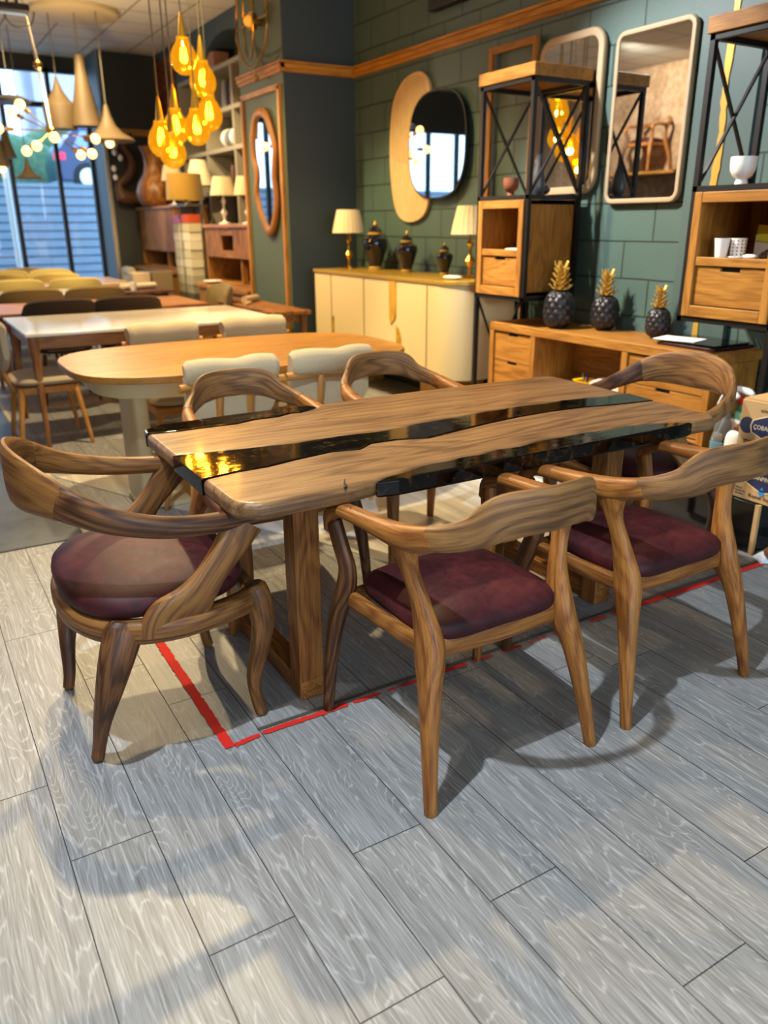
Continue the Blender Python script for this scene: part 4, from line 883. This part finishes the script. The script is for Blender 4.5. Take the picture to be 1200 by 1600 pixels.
small('vase', 'tall grey vase on the alcove shelf beside the tall brown vase', 'vase', TALL, 4.05, 10.62, 2.786, GRY, .95)
small('vase', 'orange pointed vase on the alcove shelf behind the glowing bulbs', 'vase', TALL, 4.05, 11.35, 2.336, ORA, .6)
for i, y in enumerate((10.25, 10.55)):
    j = thing('striped_jar', ['black and white striped jar on the alcove shelf, nearer the pillar', 'black and white striped jar on the alcove shelf, nearer the window'][i], 'jar', (4.05, y, 2.336), 0, 'striped jars')
    M = Matrix.Rotation(PI/2, 3, 'X')
    obj('jar_body', B().lathe([(.0, -.12), (.09, -.12), (.11, -.02), (.11, .02), (.09, .12), (0, .12)], (0, 0, .11), M=M), GRY, j); obj('stripe', B().lathe([(.104, -.05), (.112, -.03), (.112, .03), (.104, .05)], (0, 0, .11), M=M), PORC, j)
small('vase', 'dark brown slim vase on the alcove shelf above the pair of pleated lamps', 'vase', TALL, 4.05, 10.5, 1.826, BRN, .9)
small('pot', 'orange pot on the alcove shelf beside the dark brown slim vase', 'pot', POT, 4.05, 10.16, 1.826, ORA, .8)
small('vase', 'orange slim vase on the lowest visible alcove shelf', 'vase', TALL, 4.05, 10.2, 1.426, ORA, .7)
small('ornament', 'white bird-like ornament on the lowest alcove shelf by the pillar', 'ornament', [(.04, 0), (.06, .04), (.03, .12), (.02, .2), (0, .21)], 4.02, 9.5, 1.426, PORC, 1.0)
small('bust', 'bronze bust standing in the arched top of the alcove', 'ornament', [(.05, 0), (.06, .02), (.03, .05), (.03, .14), (.07, .2), (.085, .28), (.07, .38), (.03, .43), (0, .44)], 4.1, 10.1, 3.266, plain('old_bronze', '#7b6a48', .5), .8)
small('pot', 'red pot in the arched top of the alcove beside the bronze bust', 'pot', POT, 4.1, 9.75, 3.266, plain('red_glaze', '#7a2f28', .5), .8)
tag(obj('keepsake_box', B().box(3.98, 4.18, 10.75, 11.0, 3.266, 3.46), wood('box_wood', '#6b4630', '#94664a', '#a87b5c', contrast=.5), smooth=0), 'reddish wooden box in the arched top of the alcove', 'box')
# ------------------------------------------------------------------ reclaimed wood cabinets
def cabinet(label, ya, yb, zt, zm, niche):
    t = thing('tall_cabinet', label, 'cabinet', (3.68, (ya+yb)/2, 0)); x0, x1 = 3.45, 3.94; O = dict(parent=t, smooth=0, world=True)
    obj('top_panel', B().box(x0-.03, x1, ya-.02, yb+.02, zt-.04, zt, 1), BROWNW, **dict(O, bevel=.006))
    c = B().box(x0, x1, ya, ya+.05, zm, zt-.04, 2).box(x0, x1, yb-.05, yb, zm, zt-.04, 2).box(x1-.02, x1, ya, yb, zm, zt-.04, 2).box(x0, x1, ya+.05, yb-.05, zm, zm+.03, 1).box(x0+.02, x0+.08, ya+.5, ya+.55, zm+.03, zm+.3)
    obj('carcass', c, TEAK, **O)
    zd = zm+(zt-zm)*.46
    if niche:
        ny, nz = (ya+yb)/2-.15, zt-.20
        f = B().box(x0-.01, x0+.01, ya+.05, ny, zd, zt-.045, 2).box(x0-.01, x0+.01, ny+.38, yb-.05, zd, zt-.045, 2).box(x0-.01, x0+.01, ny, ny+.38, zd, nz-.09, 1).box(x0-.01, x0+.01, ny, ny+.38, nz+.08, zt-.045, 1)
        obj('front_panel', f, REDW, **O); obj('niche_back', B().box(x0+.10, x0+.12, ny, ny+.38, nz-.1, nz+.1), DARK, **O)
    else:
        n = 5
        for k in range(n): obj('front_board', B().box(x0-.01-.002*(k % 2), x0+.01, ya+.05+(yb-ya-.1)*k/n, ya+.05+(yb-ya-.1)*(k+1)/n-.003, zd-.15, zt-.045, 2), [REDW, TEAK, REDW, TEAK, REDW][k], **O)
    b = B().box(x0-.16, x1, ya-.04, yb+.04, zm-.05, zm, 1)
    obj('worktop', b, TEAK, **dict(O, bevel=.006))
    obj('base', B().box(x0-.12, x1, ya, yb, .0, zm-.05, 2), TEAK, **O)
    for k in range(2):
        w = (yb-ya)/2; obj('door', B().box(x0-.135, x0-.12, ya+w*k+.02, ya+w*(k+1)-.02, .12, zm-.08, 2), TEAK, **dict(O, bevel=.003))
    return t
cabinet('reclaimed wood cabinet with a square niche, right beside the pillar', 8.40, 10.05, 1.415, .73, True)
cabinet('taller reclaimed wood cabinet carrying the big wooden vase', 11.25, 13.05, 1.665, .82, False)
tag(obj('dish', B().lathe([(.05, 0), (.12, .03), (.115, .035), (0, .01)], (3.40, 9.75, .7315)), PORC), 'shallow white dish on the worktop of the cabinet with the niche', 'dish')
# lamps on the cabinets
lp = table_lamp('cream-shaded lamp with stacked white and gold balls on the niche cabinet, front one', 3.56, 9.62, 1.4165, 1.02, fabric('shade_ivory', '#cdbd93', scale=70), PORC)
dup(lp, (3.78, 9.42, 1.4165), None, 'cream-shaded lamp on the niche cabinet, partly hidden behind the front one')
lq = dup(lp, (3.62, 11.75, 1.6665), None, 'small cream-shaded lamp on the taller cabinet, beside the big wooden vase')
t = thing('table_lamp', 'lamp with a wide mustard drum shade standing on the sample tower', 'lamp', (3.42, 10.62, 1.66))
b = B(); b.rings([[V((r*math.cos(2*PI*j/40), r*math.sin(2*PI*j/40), z)) for j in range(40)] for r, z in ((.235, .05), (.215, .36), (.21, .36), (.23, .05))], [[(j*.04, r, z) for j in range(40)] for r, z in ((.235, .05), (.215, .36), (.21, .36), (.23, .05))], caps=False); obj('lamp_shade', b, SHADEM, t)
obj('stem', B().lathe([(.08, 0), (.08, .012), (.012, .02), (.012, .30), (0, .3)]), BRASS, t)
t = thing('table_lamp', 'lamp with a pleated white cone shade behind the mustard drum lamp', 'lamp', (3.74, 10.95, 1.35))
obj('lamp_shade', B().lathe([(.19, .55), (.10, .86), (.095, .86), (.185, .55)], n=30), SHADE, t); obj('stem', B().lathe([(.09, 0), (.09, .02), (.02, .03), (.02, .6), (0, .6)]), PORC, t)
tag(obj('side_stand', B().box(3.62, 3.92, 10.75, 11.15, 0, 1.348), BROWNW, smooth=0), 'brown wooden stand behind the sample tower', 'stand')
# sample tower
t = thing('sample_tower', 'tall metal stand filled with two stacks of fabric sample books', 'stand', (3.42, 10.62, 0))
obj('frame', B().box(3.32, 3.52, 10.28, 10.98, 0, .03).box(3.32, 3.52, 10.28, 10.98, 1.63, 1.655).box(3.50, 3.52, 10.28, 10.98, .03, 1.63).box(3.335, 3.50, 10.615, 10.645, .03, 1.63), plain('worn_metal', '#6b5f48', .4, .7), t, smooth=0, world=True)
cols = ['#3a3426', '#564c38', '#2a261c', '#6d6248', '#4a4434', '#8d8465', '#a89d78', '#c9bd95', '#d6cca6', '#cbbf98', '#d9cfab', '#e0d6b4', '#c4b68c', '#cf7bb0']
cm = {}
for s, (ya, yb) in enumerate(((10.665, 10.955), (10.305, 10.595))):
    z = .031
    for k in range(14):
        c = cols[k] if not (s == 1 and k == 13) else '#b8461c'
        if c not in cm: cm[c] = plain('sample_'+c[1:], c, .8)
        h = .108; o = obj('sample_book', B().box(3.33, 3.495, ya+.01*(k % 2), yb-.012*((k+1) % 3), z, z+h-.006), cm[c], smooth=0)
        tag(o, 'fabric sample book in the %s stack of the tower, %s' % (['left', 'right'][s], ['at the bottom', 'second from the bottom', 'third from the bottom', 'fourth from the bottom', 'fifth from the bottom', 'sixth from the bottom', 'seventh from the bottom', 'seventh from the top', 'sixth from the top', 'fifth from the top', 'fourth from the top', 'third from the top', 'second from the top', ('topmost, pink' if s == 0 else 'topmost, orange')][k]), 'book', 'fabric sample books'); z += h
# big wooden vase, carved ornament and painting
tag(obj('wooden_vase', B().lathe([(.17, 0), (.22, .02), (.275, .12), (.28, .2), (.24, .32), (.16, .44), (.13, .56), (.145, .70), (.19, .80), (.175, .80), (.12, .68), (0, .66)], (3.55, 12.35, 1.666), n=28), wood('vase_wood', '#4a2a10', '#7d4f22', '#956530', .35, 1.0, 3)), 'large brown wooden vase with a narrow neck on the taller cabinet', 'vase')
t = thing('root_sculpture', 'dark carved root sculpture with pale flowers against the dark far wall', 'sculpture', (3.26, 13.06, 1.80))
obj('root_body', B().sweep([(.0, 0, .0, .12, .1), (-.05, .02, .18, .07, .07), (.12, 0, .34, .08, .08), (.16, 0, .55, .07, .07), (.05, 0, .75, .05, .05), (.2, 0, .85, .06, .06)], up=(0, 1, 0), sub=5).sweep([(-.02, .02, .02, .12, .10), (.2, .02, .0, .12, .10)], sub=2), WALD, t)
for x, z in ((-.08, .72), (-.1, .62), (-.13, .4), (-.12, .28), (-.02, .55)): obj('flower', B().ball((x, -.1, z), .035, 10, (1, 1, 1.3)), PORC, t)
def art_mat():
    t = NT('abstract_painting'); o = t.objc(); n = t.noise(o, 7, 5, .7, 2.0); t.col(t.ramp(n, [(.35, srgb('#160d0a')), (.48, srgb('#4a1c10')), (.58, srgb('#8a4a20')), (.7, srgb('#c79a4a'))])); t.par(Roughness=.4); return t.m
tag(obj('painting', B().box(3.915, 3.948, 12.22, 13.1, 2.75, 3.66), art_mat(), smooth=0), 'dark red and gold abstract painting high on the wall near the far corner', 'painting')
# ------------------------------------------------------------------ on the pillar: ring lamp and wavy mirror
t = thing('ring_wall_lamp', 'brass lamp of thin oval rings around a brass disc, high on the pillar', 'lamp', (3.29, 7.62, 2.66))
for k, (r, dx, ang) in enumerate(((.36, -.02, .0), (.30, -.05, .25))):
    pts = [(-.07+math.sin(ang)*r*math.cos(a)+dx, math.cos(ang)*r*math.cos(a), .47+r*math.sin(a)*1.02) for a in [2*PI*j/48 for j in range(48)]]
    obj('ring', B().tube(pts, .011, 8, 0, True), BRASS, t)
obj('disc', B().cyl((-.10, 0, .47), (-.06, 0, .47), .075, n=28), BRASS, t); obj('bulb', B().ball((-.115, 0, .47), .045, 16), emis('lamp_glow', '#ffb03a', .5), t)
obj('rod', B().tube([(-.07, -.34, .47), (-.07, .34, .47)], .006).tube([(-.07, 0, .47), (-.07, 0, .04)], .004), BRASS, t); obj('pull_ball', B().ball((-.07, 0, .02), .024, 14), BRASS, t)
obj('wall_plate', B().cyl((-.07, 0, .47), (0.008, 0, .47), .03), BRASS, t)
t = thing('wavy_mirror', 'tall wavy mirror in a thick honey wood frame on the pillar', 'mirror', (3.27, 7.66, 1.3))
wv = catmull([(7.66, 2.40), (7.80, 2.38), (7.89, 2.24), (7.90, 2.03), (7.84, 1.88), (7.88, 1.70), (7.84, 1.58), (7.72, 1.42), (7.63, 1.345), (7.53, 1.37), (7.44, 1.50), (7.40, 1.66), (7.43, 1.82), (7.40, 1.97), (7.38, 2.08), (7.46, 2.24), (7.55, 2.36)], 5, True)
obj('mirror_frame', B().sweep([(3.272, y, z, .042, .028) for y, z in wv], up=(1, 0, 0), n=12, sub=0, closed=True, e=2.2), TEAK, t, world=True)
obj('mirror_glass', B().prism(wv, 0, 3.27, 3.285), MIRR, t, smooth=0, world=True)
# ------------------------------------------------------------------ amber bulb cluster
def bulb_mat():
    t = NT('amber_glass'); t.col(srgb('#e08a10')); o = t.n('ShaderNodeLayerWeight'); o.inputs[0].default_value = .35
    tr = t.n('ShaderNodeBsdfTransparent'); tr.inputs[0].default_value = (1.0, .62, .12, 1); gl = t.n('ShaderNodeBsdfGlossy'); gl.inputs[0].default_value = (1, .75, .3, 1); gl.inputs['Roughness'].default_value = .04
    em = t.n('ShaderNodeEmission'); em.inputs[0].default_value = srgb('#ffac10')+(1,); em.inputs[1].default_value = 1.05
    m1 = t.n('ShaderNodeMixShader'); m1.inputs[0].default_value = .62; t.l(tr.outputs[0], m1.inputs[1]); t.l(em.outputs[0], m1.inputs[2])
    m2 = t.n('ShaderNodeMixShader'); m2.inputs[0].default_value = .12; t.l(m1.outputs[0], m2.inputs[1]); t.l(gl.outputs[0], m2.inputs[2]); t.l(m2.outputs[0], t.out.inputs[0]); return t.m
AMB = bulb_mat(); FIL = emis('filament', '#ffd070', 14.0); CORD = plain('grey_cord', '#6a6353', .7); CONE = plain('gold_cone', '#c9a03a', .35, .8)
bulbs = [(2.14, 6.40, 2.55, 'amber glass bulb hanging highest of the cluster'), (2.23, 6.28, 2.39, 'amber glass bulb second highest of the cluster'), (2.25, 6.25, 2.165, 'amber glass bulb at the right of the cluster, just under the second highest'), (2.13, 6.20, 2.06, 'amber glass bulb in the lower middle of the cluster, overlapping the right one'), (2.03, 6.38, 2.075, 'amber glass bulb in the lower middle of the cluster, left of the overlapping pair'), (1.90, 6.34, 1.98, 'amber glass bulb furthest to the left in the cluster'), (1.95, 6.25, 1.90, 'amber glass bulb hanging lowest of the cluster')]
bl = None
for i, (x, y, z, lb) in enumerate(bulbs):
    if bl is None:
        bl = t = thing('amber_pendant', 'x', 'lamp', (x, y, z), 0, 'amber glass pendant bulbs')
        obj('bulb_glass', B().lathe([(0, -.10), (.035, -.094), (.068, -.07), (.09, -.035), (.097, .0), (.092, .04), (.074, .082), (.052, .112), (.045, .13), (.046, .148), (.03, .15)], n=24), AMB, t)
        obj('filament', B().cyl((0, 0, -.02), (0, 0, .07), .012, .006, 8), FIL, t)
        obj('socket', B().lathe([(.0, .14), (.03, .142), (.026, .19), (.015, .27), (.006, .31), (0, .312)], n=16), CONE, t)
    else: t = dup(bl, (x, y, z))
    t['label'] = lb
    L = ZC-z-.31
    pl_ = bpy.data.lights.new('bulb_light', 'POINT'); pl_.energy = 32; pl_.color = (1, .66, .22); pl_.shadow_soft_size = .03; po = bpy.data.objects.new('bulb_light', pl_); COL.objects.link(po); po.location = (x, y, z)
    c = obj('cord', B().tube([(0, 0, .30), (0, 0, .30+L)], .005, 6), CORD, t)
# ------------------------------------------------------------------ taupe pendants by the window
def pendant(label, x, y, z, prof, glow=False, group='taupe metal pendants'):
    t = thing('pendant_lamp', label, 'lamp', (x, y, z), 0, group); top = max(q for r, q in prof)
    obj('lamp_shade', B().lathe(prof, n=32), TAUPE, t, smooth=24)
    obj('cord', B().tube([(0, 0, top-.01), (0, 0, ZC-z)], .007, 6), CORD, t)
    if glow: obj('bulb', B().ball((0, 0, -.02), .05, 14), emis('pendant_glow', '#ffca70', 6), t)
    return t
BEAT = [(.165, 0), (.175, .0), (.195, .24), (.19, .26), (.12, .33), (.06, .42), (.03, .50), (.012, .57), (.0, .57)]
TALLP = [(.165, 0), (.175, .0), (.165, .06), (.12, .3), (.075, .52), (.06, .62), (.055, .76), (0, .765)]
WIDE = [(.29, .0), (.30, .012), (.27, .04), (.16, .10), (.09, .18), (.05, .28), (.02, .40), (0, .41)]
CONEP = [(.11, 0), (.115, 0), (.07, .16), (.025, .36), (.012, .42), (0, .42)]
pendant('taupe pendant with a wide drum and a pointed top, left of the tall one', 2.10, 11.0, 2.50, BEAT)
pendant('tall slender taupe pendant shaped like a long bell', 2.36, 10.85, 2.53, TALLP)
pendant('wide flared taupe pendant with a glowing bulb', 2.56, 10.66, 2.36, WIDE, True)
p0 = pendant('small wide flared pendant hanging low in front of the window', 1.82, 12.19, 2.0, [(r*.58, q*.62) for r, q in WIDE], False, 'small pendants by the window')
pendant('small taupe cone pendant near the left edge of the window', 1.63, 12.41, 2.26, CONEP, False, 'small pendants by the window')
pendant('small taupe cone pendant cut by the left picture edge', 1.52, 12.3, 2.14, CONEP, True, 'small pendants by the window')
# wide ceiling canopy above them
tag(obj('ceiling_canopy', B().lathe([(0, -.06), (.47, -.06), (.5, -.045), (.5, 0), (0, 0)], (2.40, 11.0, ZC-.001), n=40), plain('cream_canopy', '#cdb88a', .6)), 'round cream canopy on the ceiling from which the pendants hang', 'canopy')
# branching lamp with bare bulbs
t = thing('branching_lamp', 'branching brass ceiling lamp with bare glowing bulbs in front of the window', 'lamp', (1.77, 9.90, 2.37))
obj('rod', B().tube([(0, 0, 0), (-.03, 0, .5), (-.10, 0, 1.1), (-.12, 0, ZC-(1.77, 9.90, 2.37)[2])], .014, 8, 3), plain('pale_rod', '#b9ad98', .4), t)
obj('joint', B().ball((-.045, 0, .62), .05, 12).ball((0, 0, 0), .05, 12), BRASS, t)
GLOW = emis('bare_bulb', '#ffcf80', 2.6)
pl_ = bpy.data.lights.new('branching_glow', 'POINT'); pl_.energy = 60; pl_.color = (1, .75, .42); pl_.shadow_soft_size = .05; po = bpy.data.objects.new('branching_glow', pl_); COL.objects.link(po); po.location = V((1.77, 9.90, 2.37))+V((.1, -.1, .25))
for dx, dz, dy in ((-.52, .0, 0), (-.34, .18, .2), (-.30, .22, -.15), (-.26, -.20, .1), (-.2, -.17, -.2), (.30, -.22, .1), (.38, -.22, -.1), (-.03, -.09, -.3), (.48, -.05, .1)):
    e = V((dx, dy, dz)); a = obj('arm', B().tube([(0, 0, 0), tuple(e*.78)], .007, 6).cyl(e*.72, e*.86, .022), BRASS, t); obj('bulb', B().ball(e*1.0, .052, 12, (1, 1, 1)), GLOW, a)
# dark pendant dish and track spotlight at the left edge
dish = thing('pendant_dish', 'flat dark pendant dish at the left edge in front of the window', 'lamp', (1.45, 10.23, 2.68))
obj('dish_shade', B().lathe([(.0, .05), (.12, .045), (.22, .0), (.2, -.02), (0, -.015)], n=28), plain('dark_dish', '#2a2a2c', .4), dish)
obj('cord', B().tube([(0, 0, .04), (0, 0, ZC-dish.location.z)], .006, 6), CORD, dish)
t = thing('track_spotlight', 'black spotlight on the ceiling at the upper left corner', 'spotlight', (1.50, 9.55, 3.44))
obj('head', B().obox((0, 0, -.02), (.30, .17, .07)), BLACK, t, smooth=0, bevel=.02); obj('lens', B().obox((0, 0, -.06), (.24, .12, .02)), plain('lens_grey', '#8d9aa3', .2), t, smooth=0)
obj('mount', B().cyl((-.04, 0, 0), (-.04, 0, ZC-(1.50, 9.55, 3.44)[2]), .014).cyl((.05, 0, 0), (.05, 0, ZC-(1.50, 9.55, 3.44)[2]), .014), BLACK, t); obj('cable', B().tube([(-.1, .05, -.04), (.0, .08, -.16), (.16, .06, -.14), (.2, .0, -.03)], .006, 6, 4), BLACK, t)
# a chair on a wall shelf across the room (seen in the mirror between the racks)
tag(obj('wall_shelf', B().box(-3.195, -2.55, 8.9, 10.7, 2.13, 2.17), TEAK, smooth=0), 'wooden shelf on the brown stone wall across the room', 'shelf')
dup(A, (-2.88, 9.75, 2.175), -PI/2, 'walnut armchair displayed on the wall shelf across the room')
# ------------------------------------------------------------------ light
def kelv(t): return {'cool': (.80, .90, 1.0), 'neutral': (1, .93, .82), 'warm': (1.0, .76, .41), 'amber': (1.0, .62, .2)}[t]
def spot(name, loc, aim, w, ang, col, blend=.35, r=.03):
    l = bpy.data.lights.new(name, 'SPOT'); l.energy = w; l.spot_size = math.radians(ang); l.spot_blend = blend; l.shadow_soft_size = r; l.color = kelv(col) if isinstance(col, str) else col
    o = bpy.data.objects.new(name, l); COL.objects.link(o); o.location = loc; o.rotation_euler = (V(aim)-V(loc)).to_track_quat('-Z', 'Y').to_euler(); return o
def area(name, loc, aim, sx, sy, w, col):
    l = bpy.data.lights.new(name, 'AREA'); l.shape = 'RECTANGLE'; l.size = sx; l.size_y = sy; l.energy = w; l.color = kelv(col) if isinstance(col, str) else col
    o = bpy.data.objects.new(name, l); COL.objects.link(o); o.location = loc; o.rotation_euler = (V(aim)-V(loc)).to_track_quat('-Z', 'Y').to_euler(); return o
spot('spot_cool_front', (-.15, 1.3, 3.70), (1.2, .3, 0), 520, 118, (.75, .87, 1.0), .6, .04)
spot('spot_left_floor', (-.9, 1.0, 3.70), (.0, 1.2, 0), 85, 70, 'neutral', .6, .04)
spot('spot_left_warm', (.5, 3.6, 3.70), (.5, 1.8, 0), 160, 76, 'warm', .5, .04)
spot('spot_table', (1.5, 4.9, 3.70), (2.1, 3.8, .3), 600, 88, 'warm', .4, .05)
spot('spot_rows', (1.5, 7.6, 3.70), (1.5, 7.0, 0), 480, 120, 'warm', .4, .05)
spot('spot_sideboard', (2.0, 6.0, 3.6), (3.5, 5.8, .7), 300, 70, (1, .78, .38), .5, .05)
spot('spot_rows_far', (1.9, 10.0, 3.70), (2.6, 10.2, .5), 330, 120, 'warm', .4, .05)
spot('spot_cabinets', (2.6, 9.0, 3.70), (3.5, 10.8, 1.0), 420, 70, 'warm', .5, .05)
spot('spot_wall', (1.7, 4.5, 3.7), (3.95, 3.35, 1.0), 900, 56, (.96, .97, 1.0), .5, .05)
spot('spot_stone', (-1.2, 9.0, 3.7), (-3.1, 9.6, 2.2), 700, 100, 'neutral', .5, .05)
area('cool_fill_front', (.6, -4.6, 1.9), (.6, 0, 1.0), 6.0, 2.6, 90, (.74, .87, 1.0))  # added cool fill at the unseen back opening, standing in for daylight
# sky
w = bpy.data.worlds.new('sky'); SC.world = w; w.use_nodes = True
bg = w.node_tree.nodes['Background']; bg.inputs[0].default_value = (.58, .77, 1.0, 1); bg.inputs[1].default_value = 4.8
# ------------------------------------------------------------------ camera
cam = bpy.data.cameras.new('camera'); co = bpy.data.objects.new('camera', cam); COL.objects.link(co); SC.camera = co
pitch, roll, yaw, f = math.radians(20.101081), math.radians(-.296541), math.radians(-30.950835), 1229.75
fw = V((-math.sin(yaw)*math.cos(pitch), math.cos(yaw)*math.cos(pitch), -math.sin(pitch)))
r0 = V((math.cos(yaw), math.sin(yaw), 0)); u0 = r0.cross(fw)
r = r0*math.cos(roll)+u0*math.sin(roll); u = u0*math.cos(roll)-r0*math.sin(roll)
co.matrix_world = Matrix(((r.x, u.x, -fw.x, 0), (r.y, u.y, -fw.y, 0), (r.z, u.z, -fw.z, 1.41), (0, 0, 0, 1)))
cam.sensor_fit = 'VERTICAL'; cam.sensor_height = 36; cam.sensor_width = 27; cam.lens = f/1600*36; cam.clip_start = .05
cam.dof.use_dof = True; cam.dof.focus_distance = 2.25; cam.dof.aperture_fstop = 2.4
vs = SC.view_settings; vs.view_transform = 'Standard'; vs.look = 'None'; vs.gamma = 1.0; vs.use_curve_mapping = False; vs.exposure = 0.1
SC.cycles.use_denoising = True; SC.cycles.max_bounces = 8; SC.cycles.diffuse_bounces = 4; SC.cycles.glossy_bounces = 4; SC.cycles.transmission_bounces = 6; SC.cycles.transparent_max_bounces = 10
SC.cycles.sample_clamp_indirect = 6.0; SC.cycles.caustics_reflective = False; SC.cycles.caustics_refractive = False
